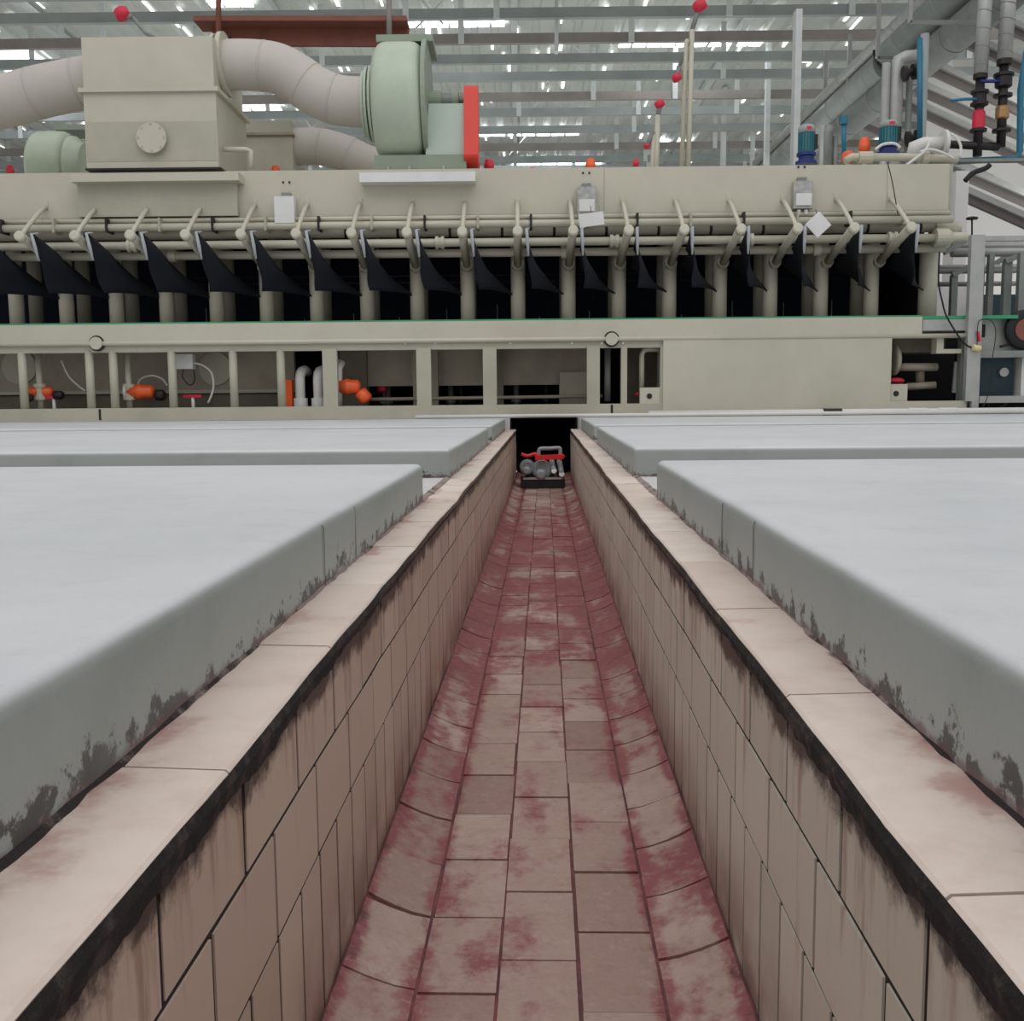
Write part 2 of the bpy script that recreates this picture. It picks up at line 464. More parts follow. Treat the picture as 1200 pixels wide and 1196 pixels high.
def cap(side, name, label):
    x = XL if side == 0 else XR
    sg = -1 if side == 0 else 1
    xo = x+sg*.118
    mb = MB()
    y = Y0+(.07 if side == 0 else -.17)
    L = .49
    while y < Y1-.05:
        ye = min(y+L, Y1)
        n = 8; t = random.random(); g = .0018
        vs = []; dz = random.uniform(-.0008, .0008); sk = .010
        for i in range(n+1):
            yy = y+g+(ye-y-2*g)*i/n
            o = wob(yy, side)
            vs += [Vector((x+o-sg*.004, yy, dz-.011)), Vector((x+o-sg*.004, yy, dz-.003)), Vector((x+o-sg*.0005, yy, dz)), Vector((xo, yy+sk, dz)), Vector((xo, yy+sk, dz-.011))]
        fs = []
        for i in range(n):
            for j in range(5):
                a = i*5; fs.append((a+j, a+(j+1) % 5, a+5+(j+1) % 5, a+5+j))
        fs += [(0, 1, 2, 3, 4), tuple(n*5+j for j in (4, 3, 2, 1, 0))]
        mb.faces(vs, fs, t)
        y = ye
    o = tag(tr(mb.build(name, 'cap')), label, kind='structure')
    a, b = sorted((x+sg*.005, xo+sg*.002))
    g = MB().box(a, b, Y0, Y1, -.03, -.0035).build('cap_mortar', 'grout'); g.parent = o
    # dirty sealing bead against the plinth
    mb = MB(); N = 260; vs = []; fs = []
    xs = xo-sg*.012
    for i in range(N+1):
        yy = Y0+(Y1-Y0)*(i/N)**1.5
        w1 = .006+.008*noise.noise(Vector((yy*7, side*5, 3)))+.006*noise.noise(Vector((yy*31, side, 3)))
        hh = .006+.005*noise.noise(Vector((yy*11, side*5, 8)))
        vs += [Vector((xs-sg*max(w1, .002), yy, -.001)), Vector((xs-sg*w1*.35, yy, hh*.6)), Vector((xs+sg*.014, yy, hh+.004)), Vector((xs+sg*.016, yy, -.002))]
    for i in range(N):
        for j in range(3):
            a = i*4+j; fs.append((a, a+1, a+5, a+4))
    mb.faces(vs, fs)
    g = mb.build('sealing_bead', 'bead'); g.parent = o
cap(0, 'trim_1', 'cream tile cap along the left edge of the trench')
cap(1, 'trim_2', 'cream tile cap along the right edge of the trench')

# concrete plinths
def plinth(side, y0, y1, label, joints=()):
    xi = -.417 if side == 0 else .392
    sg = -1 if side == 0 else 1
    xo = sg*9.5
    H = .128; r = .022
    prof = []
    for j in range(7):
        a = PI/2*j/6
        prof.append((r-r*math.cos(a), H-r+r*math.sin(a)))     # inset, z
    prof = [(0.0, 0.0), (0.0, .05)]+prof
    # ring per profile step, rectangle with rounded vertical corners
    def ring(ins, z):
        rc = max(.02-ins*.6, .004)
        pts = []
        xa, xb, ya, yb = xi+sg*ins, xo-sg*ins, y0+ins, y1-ins
        n = 40
        for (cx, cy, a0) in ((xa+sg*rc, ya+rc, 0), ):
            for j in range(5):
                a = PI/2*j/4
                pts.append((cx-sg*rc*math.cos(a)*1, cy-rc*math.sin(a)))
        pts.append((xb, ya)); pts.append((xb, yb))
        for j in range(5):
            a = PI/2*(1-j/4)
            pts.append((xa+sg*rc-sg*rc*math.cos(a), yb-rc+rc*math.sin(a)))
        m = 60
        for j in range(1, m):
            yy = yb-rc-(yb-ya-2*rc)*j/m
            pts.append((xa+.0035*noise.noise(Vector((yy*2.2, z*6, side*4))), yy))
        return [Vector((px, py, z)) for px, py in pts]
    mb = MB(); vs = []; R = [ring(i, z) for i, z in prof]; K = len(R[0])
    for q in R: vs += q
    fs = []
    for i in range(len(R)-1):
        for k in range(K): fs.append((i*K+k, i*K+(k+1) % K, (i+1)*K+(k+1) % K, (i+1)*K+k))
    fs.append(tuple(range((len(R)-1)*K, len(R)*K)))
    mb.faces(vs, fs, smooth=True)
    o = tr(mb.build('concrete_plinth', 'slab'))
    m = o.data
    for p in m.polygons:
        if len(p.vertices) > 10: p.use_smooth = False
    tag(o, label, 'plinth', 'concrete plinths beside the trench')
    for yj in joints:
        mb = MB(); x_ = xi-sg*.001
        a, b = sorted((x_, x_+sg*.01))
        pr = [(xi+sg*q[0]-sg*.0012, q[1]) for q in prof[:5]]
        vs = []
        for yy in (yj-.0022, yj+.0022):
            for (px, pz) in pr: vs.append(Vector((px, yy, pz)))
        K2 = len(pr)
        mb.faces(vs, [(i, i+1, K2+i+1, K2+i) for i in range(K2-1)])
        g = mb.build('joint_line', 'grime'); g.parent = o
    return o
plinth(0, -.6, 3.50, 'large grey concrete plinth left of the trench, nearest to the viewer', (1.90, 2.22))
plinth(1, -.6, 3.60, 'large grey concrete plinth right of the trench, nearest to the viewer', (1.92, 2.26))
plinth(0, 4.50, 7.65, 'grey concrete plinth left of the trench, middle of the three in line')
plinth(1, 4.50, 7.65, 'grey concrete plinth right of the trench, middle of the three in line')
plinth(0, 8.2, 10.95, 'grey concrete plinth left of the trench, farthest one before the machine')
plinth(1, 8.2, 10.95, 'grey concrete plinth right of the trench, farthest one before the machine')
# ground strips at cap level on both sides + hall floor under the machine
mb = MB().box(-20, XL-.121, Y0, 10.96, -.06, .001)
tag(tr(mb.build('floor.002', 'ground')), 'pale floor showing in the gaps between the left plinths', kind='structure')
mb = MB().box(XR+.121, 20, Y0, 10.96, -.06, .001)
tag(tr(mb.build('floor.003', 'ground')), 'pale floor showing in the gaps between the right plinths', kind='structure')
mb = MB(); cx = .29
mb.box(-30, cx-.37, 10.9, 62, -.06, .122).box(cx+.37, 34, 10.9, 62, -.06, .122).box(cx-.38, cx+.38, 13.4, 62, -.06, .122)
tag(mb.build('floor.004', 'ground'), 'hall floor carrying the machine', kind='structure')
mb = MB()
mb.box(cx-.40, cx-.355, 11.28, 13.4, -.6, .118).box(cx+.355, cx+.40, 11.28, 13.4, -.6, .118).box(cx-.4, cx+.4, 13.3, 13.4, -.6, .118)  # pit lining near-black, standing in for shade under the machine
tag(mb.build('wall_pit', 'void'), 'dark pit under the machine at the end of the trench', kind='structure')
mb = MB().box(cx-.39, cx+.39, 11.5, 13.4, .09, .118)  # cover near-black too, continuing the painted shade of the pit
tag(mb.build('trim_3', 'void'), 'dark cover over the trench pit under the machine', kind='structure')

# ------------------------------------------------------------------ the machine
YH, YP, YK, YB = 11.8, 12.2, 11.17, 11.3      # hood face, posts, knobs, lower frame face
mach = empty('dyeing_machine', (0, 12.2, .122), 'long beige dyeing machine with a row of support arms spanning the hall behind the trench', 'machine')
Xh0 = -8.0; Xh1 = P(1112, 220, YH).x
Zt = P(600, 197, YH).z; Zb = P(600, 251, YH).z
mb = MB().box(Xh0, Xh1, YH, YH+3.2, Zb, Zt); mb.bevel(.01, 2); mb.build('hood', 'beige', mach)
for px in (708, 1040):     # seams between hood sheets
    a = P(px, 200, YH); mb = MB().box(a.x-.004, a.x+.004, YH-.003, YH+.01, Zb+.02, Zt-.01); mb.build('panel_seam', 'beige_mid', mach)
# top bead and end frame
MB().box(Xh1, Xh1+.06, YH+.05, YH+.12, P(1112, 250, YH).z, Zt).build('end_frame', 'beige_mid', mach)
# protruding box under the exhaust cabinet
a = P(90, 212, YH-.1); b = P(277, 212, YH-.1)
mb = MB().box(a.x, b.x, YH-.1, YH, Zb-.0, P(180, 212, YH-.1).z); mb.bevel(.006); mb.build('front_panel', 'beige_mid', mach)
a = P(82, 202, YH-.25); b = P(279, 202, YH-.25)
mb = MB().box(a.x, b.x, YH-.25, YH+.02, P(180, 212, YH-.25).z, P(180, 202, YH-.25).z); mb.bevel(.006); mb.build('ledge', 'beige', mach)

# horizontal pipes in front of the interior
def zc(py, Y, px=600): return P(px, py, Y).z
pipes = [(254.5, .030, 11.74, 'beige', 1112), (262, .042, 11.68, 'beige', 1116), (270.5, .062, 11.90, 'beige_mid', 1116),
         (283.5, .046, 11.72, 'beige', 1118), (296, .046, 11.86, 'beige', 1108)]
PIPE = []
for (py, r, Y, m, xe) in pipes:
    z = zc(py, Y); x1 = P(xe, 260, Y).x
    o = MB().tube([(Xh0, Y, z), (x1, Y, z)], r, 14).build('header_pipe', m, mach); PIPE.append((o, Y, z, r))
# pipe clips and couplings
for k in range(-13, 8):
    x = .59*k+.17
    o, Y, z, r = PIPE[1]; MB().box(x-.012, x+.012, Y-r-.012, Y+r+.1, z-.055, z+.095).build('pipe_clip', 'dark' if k % 2 == 0 else 'beige_mid', o)
    o, Y, z, r = PIPE[2]; MB().tube([(x+.25, Y, z), (x+.28, Y, z)], r+.006, 14).build('pipe_band', 'dark', o)
for x in (-4.3, -2.35, -.85, 1.1, 2.6, 4.2):
    for i in (3,):
        o, Y, z, r = PIPE[i]; MB().lathe([(-.05, r+.012), (-.05, r+.026), (-.015, r+.026), (-.015, r+.014), (.015, r+.014), (.015, r+.026), (.05, r+.026), (.05, r+.012)], (x, Y, z), (1, 0, 0), 16, False).build('coupling', 'beige', o)
for x in (-3.9, -1.65, .55, 3.4):
    o, Y, z, r = PIPE[4]; MB().lathe([(-.04, r+.008), (-.04, r+.022), (.04, r+.022), (.04, r+.008)], (x, Y, z), (1, 0, 0), 16, False).build('coupling', 'beige', o)
# cylinder stubs at the right pipe ends
o, Y, z, r = PIPE[3]
x1 = P(1100, 285, Y).x
MB().lathe([(0, .05), (0, .105), (.14, .105), (.2, .06), (.34, .06), (.38, .045)], (x1-.05, Y, z), (1, 0, 0), 18, False).build('end_fitting', 'beige', o)
o, Y, z, r = PIPE[2]
MB().lathe([(0, .06), (.0, .13), (.18, .13), (.26, .08), (.3, .08)], (P(1095, 270, Y).x, Y+.05, z-.02), (1, 0, 0), 18, False).build('end_fitting', 'beige_mid', o)

# posts, arms, cloths
zpb = P(600, 378, YP).z-.05
zpt = P(600, 290, YP).z
XK = lambda k: .5895*k+.02
for k in range(-12, 9):
    x = XK(k) if k < 8 else P(1087, 340, YP).x
    r = .085 if k < 8 else .105
    mb = MB().tube([(x, YP, zpb), (x, YP, zpt+.06)], r, 18); mb.build('post', 'beige_post', mach)
    if k < 8: MB().tube([(x, YP+.5, zpb), (x, YP+.5, zpt+.2)], .085, 14).build('rear_post', 'beige_mid', mach)
def zat(k): return 0
zk = P(600, 271, YK).z; za = P(600, 236, YH).z; zl = P(600, 311, YP-.1).z
for k in range(-10, 8):
    x = XK(k)+(.012*(k-3) if k > 3 else 0)
    # curved rod from the hood to the knob
    a = Vector((x, YH+.01, za)); kpt = Vector((x, YK, zk))
    mid = (a+kpt)/2+Vector((0, -.012, .012))
    mb = MB().tube([a, a.lerp(mid, .55)+Vector((0, -.006, .004)), mid, mid.lerp(kpt, .6)+Vector((0, -.004, .004)), kpt], .025, 8)
    arm = mb.build('support_arm', 'beige', mach)
    low = Vector((x, YP-.10, zl))
    d = (low-kpt).normalized()
    MB().tube([kpt-d*.05, low], .046, 14).build('arm_tube', 'beige_mid', arm)
    MB().lathe([(0, .035), (.005, .054), (.07, .054), (.08, .04)], kpt-Vector((0, .06, .0)), Vector((0, 1, -.25)), 16).build('arm_knob', 'beige', arm)
    MB().lathe([(-.04, .05), (-.04, .068), (.02, .068), (.02, .04)], low, d, 16, False).build('arm_collar', 'beige', arm)
    MB().box(x-.028, x+.028, YH-.012, YH, za-.03, za+.05).build('mounting_plate', 'beige', arm)

for i, k in enumerate(range(-10, 8)):
    x = XK(k)+(.012*(k-3) if k > 3 else 0)
    # sheet folded over a top edge beside the arm: front edge steep, sagging back into the machine
    N, Mm = 14, 12; vs = []; fs = []
    for a in range(N+1):
        u = a/N                                   # front to back
        for b in range(Mm+1):
            v = b/Mm                              # top to bottom
            yt = YK+.06+u*1.0
            ztop = zk+.035-.20*u-.10*u*u
            hgt = .61-.30*u
            px = x+.10+.04*u+v*(.05+.40*u)
            px += .018*math.sin(v*9+u*4+k)*(v)
            py_ = yt+v*.22*(1-u)
            vs.append(Vector((px, py_, ztop-hgt*v)))
    for a in range(N):
        for b in range(Mm): q = a*(Mm+1)+b; fs.append((q, q+1, q+Mm+2, q+Mm+1))
    mb = MB().faces(vs, fs, smooth=True)
    c = mb.build('dark_cloth', 'cloth')
    md = c.modifiers.new('thick', 'SOLIDIFY'); md.thickness = .012
    which = ORD[i]+' from the left' if i < 9 else (ORD[17-i]+' from the right' if i < 17 else 'rightmost')
    if i == 0: which = 'leftmost'
    tag(c, '%s of the dark navy cloths hanging beside the beige support arms' % which, 'cloth', 'dark cloths along the machine')
    # pale selvedge along the front top edge
    mb = MB()
    p0 = Vector((x+.095, YK+.035, zk+.03)); p1 = Vector((x+.115, YK+.13, zk-.24))
    mb.tube([p0+Vector((.03, .1, .02)), p0, p0.lerp(p1, .5), p1], [.008, .017, .019, .010], 8)
    e = mb.build('pale_selvedge', 'selv', c)

# dark interior
zi0, zi1 = zpb-.1, Zb+.05
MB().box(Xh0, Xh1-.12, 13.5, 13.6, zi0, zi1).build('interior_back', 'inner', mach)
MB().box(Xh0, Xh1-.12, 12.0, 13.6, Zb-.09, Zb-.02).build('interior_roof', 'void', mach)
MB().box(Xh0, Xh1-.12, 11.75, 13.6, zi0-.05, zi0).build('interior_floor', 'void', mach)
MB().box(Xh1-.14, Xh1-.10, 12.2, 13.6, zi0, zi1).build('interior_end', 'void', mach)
for z in (zpt-.25, zpt-.33):
    MB().tube([(Xh0, 12.75, z), (Xh1-.2, 12.75, z)], .012, 8).build('inner_rod', 'dark', mach)
for k in range(-13, 8):
    x = XK(k)+.3+random.uniform(-.05, .05)
    MB().tube([(x, 12.9, zi0), (x, 12.9, zi0+random.uniform(.2, .45))], .006, 6).build('inner_rod', 'steel', mach)

# pan beam with lip
zA = P(600, 375.5, YB).z; zB = P(600, 396, YB).z; zC = P(600, 400, YB).z; zD = P(600, 408.5, YB).z
zE = P(600, 474, YB).z
x1 = P(1081, 375, YB).x; xe = P(1133, 390, YB).x
mb = MB().box(Xh0, x1, YB, YB+.75, zB, zA); mb.bevel(.008, 2); mb.build('pan_beam', 'beige', mach)
MB().box(Xh0, x1, YB+.02, YB+.06, zA, zA+.018).build('green_strip', 'greenstrip', mach)
mb = MB().tube([(Xh0, YB+.01, (zB+zC)/2), (xe, YB+.01, (zB+zC)/2)], .026, 10); mb.build('beam_lip', 'beige', mach)
# upper rail of the lower frame
mb = MB().box(Xh0, P(1045, 400, YB).x, YB+.03, YB+.12, zD, zB+.0); mb.build('upper_rail', 'beige_mid', mach)
mb = MB().box(Xh0, P(1133, 480, YB).x, YB, YB+.15, .124, zE); mb.bevel(.005); mb.build('base_beam', 'beige_mid', mach)
for px in (117, 717):
    a = P(px, 482, YB); MB().box(a.x-.012, a.x+.012, YB-.004, YB+.01, .14, zE-.01).build('beam_joint', 'black', mach)
for (px, py) in ((112, 402), (717, 397)):
    a = P(px, py, YB-.03)
    MB().lathe([(0, .05), (0, .068), (.03, .068), (.05, .06)], a, (0, 1, 0), 20, False).build('round_cover', 'beige', mach)
    MB().lathe([(0, .085), (.03, .085)], a+Vector((0, .026, 0)), (0, 1, 0), 20, False).build('cover_gasket', 'dark', mach)
for px in (-60, 24, 103, 131, 200, 272, 328):
    x = P(px, 440, YB).x
    MB().tube([(x, YB+.06, zE-.02), (x, YB+.06, zD+.02)], .046, 12).build('frame_tube', 'beige_mid', mach)
for (a, b) in ((378, 395), (488, 505), (566, 582), (688, 703), (728, 735), (774, 778)):
    mb = MB().box(P(a, 440, YB).x, P(b, 440, YB).x, YB+.01, YB+.1, zE-.01, zD+.02); mb.bevel(.004); mb.build('frame_post', 'beige_mid', mach)
# bolts on rail
for px in (365, 475, 510, 598, 670, 705, 730):
    a = P(px, 402, YB+.03); MB().lathe([(0, .008), (0, .013), (.015, .013)], a-Vector((0, .013, 0)), (0, 1, 0), 8, False).build('rail_bolt', 'white', mach)
# closed side panel
mb = MB().box(P(777, 440, YB).x, P(1044, 440, YB).x, YB-.005, YB+.5, zE-.02, zD+.08); mb.bevel(.004); mb.build('side_panel', 'beige', mach)
mb = MB().box(P(777, 440, YB).x, P(1133, 440, YB).x, YB-.008, YB+.2, .126, zE); mb.build('lower_panel', 'beige', mach)
# inner tank faces behind the lower frame
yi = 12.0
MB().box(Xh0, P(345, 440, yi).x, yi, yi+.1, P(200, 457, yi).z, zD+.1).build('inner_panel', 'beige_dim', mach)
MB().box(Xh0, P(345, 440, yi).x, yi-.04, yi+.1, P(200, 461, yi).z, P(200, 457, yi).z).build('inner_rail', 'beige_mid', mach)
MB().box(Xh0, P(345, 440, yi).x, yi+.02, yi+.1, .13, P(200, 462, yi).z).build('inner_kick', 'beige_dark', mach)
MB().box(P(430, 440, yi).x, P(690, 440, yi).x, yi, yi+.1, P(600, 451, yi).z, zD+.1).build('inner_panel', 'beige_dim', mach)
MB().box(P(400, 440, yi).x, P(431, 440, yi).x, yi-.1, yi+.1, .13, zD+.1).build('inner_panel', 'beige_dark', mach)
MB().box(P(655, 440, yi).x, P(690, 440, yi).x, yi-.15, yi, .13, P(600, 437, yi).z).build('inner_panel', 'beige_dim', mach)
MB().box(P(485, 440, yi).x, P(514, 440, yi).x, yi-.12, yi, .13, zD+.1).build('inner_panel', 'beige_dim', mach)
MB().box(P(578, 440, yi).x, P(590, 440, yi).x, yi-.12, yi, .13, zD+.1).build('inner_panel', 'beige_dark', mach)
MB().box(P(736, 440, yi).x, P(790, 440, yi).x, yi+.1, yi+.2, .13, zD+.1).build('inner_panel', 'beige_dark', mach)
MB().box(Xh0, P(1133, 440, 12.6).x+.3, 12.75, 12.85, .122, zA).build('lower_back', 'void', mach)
MB().tube([P(425, 468, 11.75), P(706, 464, 11.75)], .02, 8).build('inner_pipe', 'beige_dim', mach)
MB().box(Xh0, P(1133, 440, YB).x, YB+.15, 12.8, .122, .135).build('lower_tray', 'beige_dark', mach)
for (px, py, r) in ((22, 430, 20), (252, 432, 19)):
    a = P(px, py, yi-.03); MB().lathe([(0, r/1200*yi*.9), (0, r/1200*yi), (.03, r/1200*yi)], a, (0, 1, 0), 24, False).build('round_hatch', 'beige_mid', mach)
for (px, col) in ((450, 'galv_dk'), (528, 'galv_dk'), (540, 'dark'), (605, 'galv_dk'), (455, 'galv_dk'), (640, 'dark')):
    a = P(px, 460, 12.4)
    MB().tube([(a.x, 12.4, .13), (a.x, 12.4, zD-.1)], .035 if px != 450 else .02, 8).build('inner_pipe', col, mach)
    MB().lathe([(-.04, .06), (.04, .06)], (a.x, 12.4, .33), (0, 0, 1), 10, False).build('inner_flange', col, mach)
# boxes in the small bay and right bay
for (x0, y0_, x1_, y1_, hx, hy) in ((750, 454, 774, 474, 761, 464), (1044, 450, 1063, 470, 1050, 461)):
    a = P(x0, y0_, YB+.02); b = P(x1_, y1_, YB+.02)
    bo = MB().box(a.x, b.x, YB+.02, YB+.1, zE-.02, a.z).build('bracket_plate', 'beige', mach)
    h = P(hx, hy, YB+.02); MB().lathe([(0, .03), (.012, .03)], h-Vector((0, .008, 0)), (0, 1, 0), 14, False).build('bolt_hole', 'dark', bo)
mb = MB().tube([P(752, 460, YB+.2), P(752, 416, YB+.2), P(754, 411, YB+.2), P(759, 409, YB+.2), P(774, 409, YB+.2)], .03, 10); mb.build('bent_pipe', 'beige', mach)
mb = MB().tube([P(712, 470, YB+.35), P(712, 409, YB+.35)], .035, 10); mb.build('inner_pipe', 'galv_dk', mach)
# right bay of the lower section
a = P(1046, 390, YB+.4)
MB().box(P(1047, 400, 11.7).x, P(1108, 400, 11.7).x, 11.7, 12.3, P(1080, 413, 11.7).z, zB).build('end_tank', 'beige_dark', mach)
mb = MB().box(P(1098, 400, 11.35).x, P(1106, 400, 11.35).x, 11.35, 11.5, P(1100, 413, 11.35).z, zB)
mb.box(P(1098, 400, 11.35).x-.003, P(1127, 400, 11.35).x, 11.346, 11.5, P(1100, 414, 11.35).z, P(1100, 409, 11.35).z); mb.build('end_bracket', 'beige', mach)
MB().tube([P(1052, 430, 11.6), P(1098, 430, 11.6)], .045, 12).build('inner_pipe', 'beige_dim', mach)
MB().tube([P(1062, 453, 11.6), P(1096, 451, 11.6)], .04, 12).build('inner_pipe', 'beige_dim', mach)
MB().tube([P(1078, 453, 11.65), P(1078, 430, 11.65)], .05, 12).build('inner_pipe', 'beige_dark', mach)
MB().lathe([(0, .1), (0, .17), (.03, .17), (.05, .15)], P(1046, 422, 11.65), (1, 0, 0), 22).build('round_hatch', 'beige_mid', mach)
MB().bar(P(1122, 424, 11.9), P(1119, 460, 11.9), .07, .03).build('inner_strip', 'pvc', mach)
MB().box(P(1130, 440, YB).x, P(1140, 440, YB).x, YB+.1, YB+.2, .125, zB).build('end_post', 'galv_dk', mach)
# grey extension of the pan
a = P(1083, 374, YB); b = P(1137, 389, YB)
MB().box(a.x, b.x, YB+.03, YB+.7, b.z+.02, P(1100, 374, YB).z).build('pan_extension', 'galv', mach)
MB().box(a.x, P(1196, 370, YB).x, YB+.05, YB+.4, P(1100, 373.5, YB).z, P(1100, 369.5, YB).z).build('green_strip', 'greenstrip', mach)

# ------------------------------------------------------------------ valves etc. in the lower frame
def orange_valve(px, py, Y, label, L=.16, r=.075, ang=0, stem=None, dark=True, stub=True):
    c = P(px, py, Y)
    t = empty('orange_valve', c, label, 'valve')
    ax = Vector((math.cos(ang), 0, math.sin(ang)))
    MB().lathe([(-L, r*.55), (-L, r*.9), (-L*.35, r), (-L*.3, r*1.1), (0, r*1.1), (.02, r*.95), (L*.8, r*.95), (L*.9, r*.7), (L, r*.5)], c, ax, 20).build('valve_body', 'orange', t)
    MB().lathe([(-.03, r*.6), (-.03, r*1.25), (.0, r*1.25)], c-ax*L, ax, 16, False).build('valve_collar', 'pvc', t)
    if dark: MB().lathe([(0, r*.4), (.0, r*.8), (.08, r*.8), (.1, r*.6)], c+ax*(L+.02)-Vector((0, .02, .04)), ax, 14).build('actuator', 'dark', t)
    if stem:
        z0 = P(px, stem[1], Y).z; x0 = P(stem[0], py, Y).x
        MB().tube([(x0, Y-.02, .136), (x0, Y-.02, z0)], .034, 10).build('riser_pipe', 'beige', t)
        MB().lathe([(-.09, .05), (-.09, .065), (-.05, .065), (-.05, .05), (.05, .05), (.05, .065), (.09, .065), (.09, .05)], (x0, Y-.02, c.z), (0, 0, 1), 14, False).build('union_nut', 'beige', t)
    return t
orange_valve(47, 459, 11.62, 'orange round valve leaning on a pale riser in the leftmost open bay of the machine', .15, .062, 0, (48, 412))
orange_valve(166, 459, 11.62, 'orange valve with a black actuator beside a pale riser in the second wide bay', .15, .078, 0, (152, 412))
for (px, py) in ((34, 462),):
    a = P(px, py+4, 11.5); t = MB().lathe([(-.02, .02), (-.02, .045), (.03, .045), (.035, .02)], a, (0, -1, 0), 16).build('pressure_gauge', 'dark')
    tag(t, 'small black round gauge below the leftmost orange valve', 'gauge')
def red_lever(px, py, Y, w, label):
    a = P(px, py, Y); t = empty('valve_lever', a, label, 'lever')
    mb = MB().box(a.x-w, a.x+w, Y-.02, Y+.02, a.z-.012, a.z+.022); mb.bevel(.006); mb.build('handle', 'pink', t)
    MB().tube([(a.x, Y, .136), (a.x, Y, a.z-.01)], .02, 8).build('stem', 'pvc', t)
red_lever(63, 466, 11.6, .085, 'flat red lever on the tray right of the leftmost orange valve')
red_lever(226, 464.5, 11.6, .1, 'flat red lever on the tray below the white junction box')
# junction box with cable
a = P(203, 415, 11.55); b = P(226, 432, 11.55)
t = empty('junction_box', (a+b)/2, 'white junction box with dangling cable inside the open lower frame', 'electric box')
mb = MB().box(a.x, b.x, 11.55, 11.65, b.z, a.z); mb.bevel(.008, 2); mb.build('box_body', 'white', t)
MB().tube(smooth([P(226, 425, 11.6), P(238, 428, 11.6), P(248, 437, 11.6), P(250, 455, 11.6), P(244, 472, 11.6)]), .012, 8).build('cable', 'pvc', t)
MB().tube(smooth([P(215, 432, 11.6), P(214, 442, 11.6), P(222, 451, 11.6), P(228, 446, 11.6), P(227, 434, 11.6)]), .007, 8).build('cable', 'dark', t)
for j, (pts, lb) in enumerate((([(160, 455), (165, 444), (178, 440), (190, 444), (196, 452)], 'thin white hose looping above the second orange valve'),
                 ([(72, 422), (80, 440), (92, 452), (100, 458)], 'thin white hose sagging behind the left frame tube'))):
    tag(MB().tube([a_+Vector() for a_ in smooth([P(x, y, 11.75) for x, y in pts], 5)], .011, 8).build('thin_hose', 'pvc'), lb, 'hose')
# white pipe bends
def bend(px, label):
    c = P(px, 460, 11.6); t = empty('white_pipe_bend', (c.x, 11.6, .136), label, 'pipe')
    z1 = P(px, 437, 11.6).z
    pts = [(c.x, 11.6, .136), (c.x, 11.6, z1-.06), (c.x+.005, 11.61, z1-.01), (c.x+.015, 11.64, z1+.02), (c.x+.03, 11.72, z1+.035), (c.x+.035, 11.85, z1+.02)]
    MB().tube(pts, .055, 14).build('pipe', 'pvc', t)
    for z in (.17, .27, .33):
        MB().lathe([(-.03, .055), (-.03, .08), (.03, .08), (.03, .055)], (c.x, 11.6, z), (0, 0, 1), 12, False).build('union_nut', 'pvc', t)
bend(352, 'left one of two thick white pipe bends between the orange valves')
bend(373, 'right one of two thick white pipe bends between the orange valves')
a = P(338, 460, 11.6); t = empty('orange_valve', (a.x, 11.6, .2), 'slim upright orange valve left of the white pipe bends', 'valve')
mb = MB().box(P(334, 460, 11.6).x, P(343, 460, 11.6).x, 11.56, 11.66, .2, P(338, 445, 11.6).z); mb.bevel(.015, 2); mb.build('valve_body', 'orange', t)
MB().tube([(a.x, 11.6, .136), (a.x, 11.6, .24)], .03, 10).build('valve_foot', 'pvc', t)
t = orange_valve(409, 453, 11.55, 'big orange two-piece valve right of the flat frame post', .13, .082, 0, None, False)
MB().lathe([(-.07, .05), (-.06, .075), (.05, .08), (.08, .05)], P(426, 464, 11.55), (1, 0, -1.2), 16).build('valve_head', 'orange', t)
MB().tube([P(396, 475, 11.55), P(396, 432, 11.55), P(400, 424, 11.6)], .05, 12).build('riser_pipe', 'pvc', t)
for px in (448, 452):
    pass
tag(MB().lathe([(0, .03), (0, .05), (.08, .05), (.1, .03)], P(443, 455, 12.1), (1, 0, 0), 12).build('red_valve', 'pink'), 'small red knob deep inside the bay right of the orange valve', 'knob')
tag(MB().sphere(P(1050, 446, 11.55), .06, (1.6, 1, .6)).build('red_valve', 'pink'), 'small red knob on the bracket in the right end bay', 'knob')
tag(MB().sphere(P(747, 462, 11.55), .025, (1.2, 1, 1)).build('red_valve', 'pink'), 'tiny red knob beside the bent pipe in the narrow bay', 'knob')

# white floor pipes in front of machine
a = P(487, 490.5, 10.99); b = P(1300, 484, 10.99)
t = MB().tube([(a.x, 10.99, .15), (b.x, 10.99, .15)], .020, 12).build('floor_pipe', 'pvc'); tag(t, 'thin white pipe lying across the trench end in front of the machine', 'pipe')
t = empty('floor_pipe', (3, 11.14, .15), 'thicker pale pipe lying along the foot of the right machine panel', 'pipe')
MB().tube([(P(760, 484, 11.15).x, 11.15, .158), (8, 11.15, .158)], .034, 12).build('pipe', 'pvc', t)
for px in (975, 1075, 1110):
    x = P(px, 485, 11.15).x; MB().lathe([(-.1, .034), (-.1, .041), (.1, .041), (.1, .034)], (x, 11.15, .158), (1, 0, 0), 12, False).build('pipe_socket', 'dark' if px == 975 else 'pvc', t)

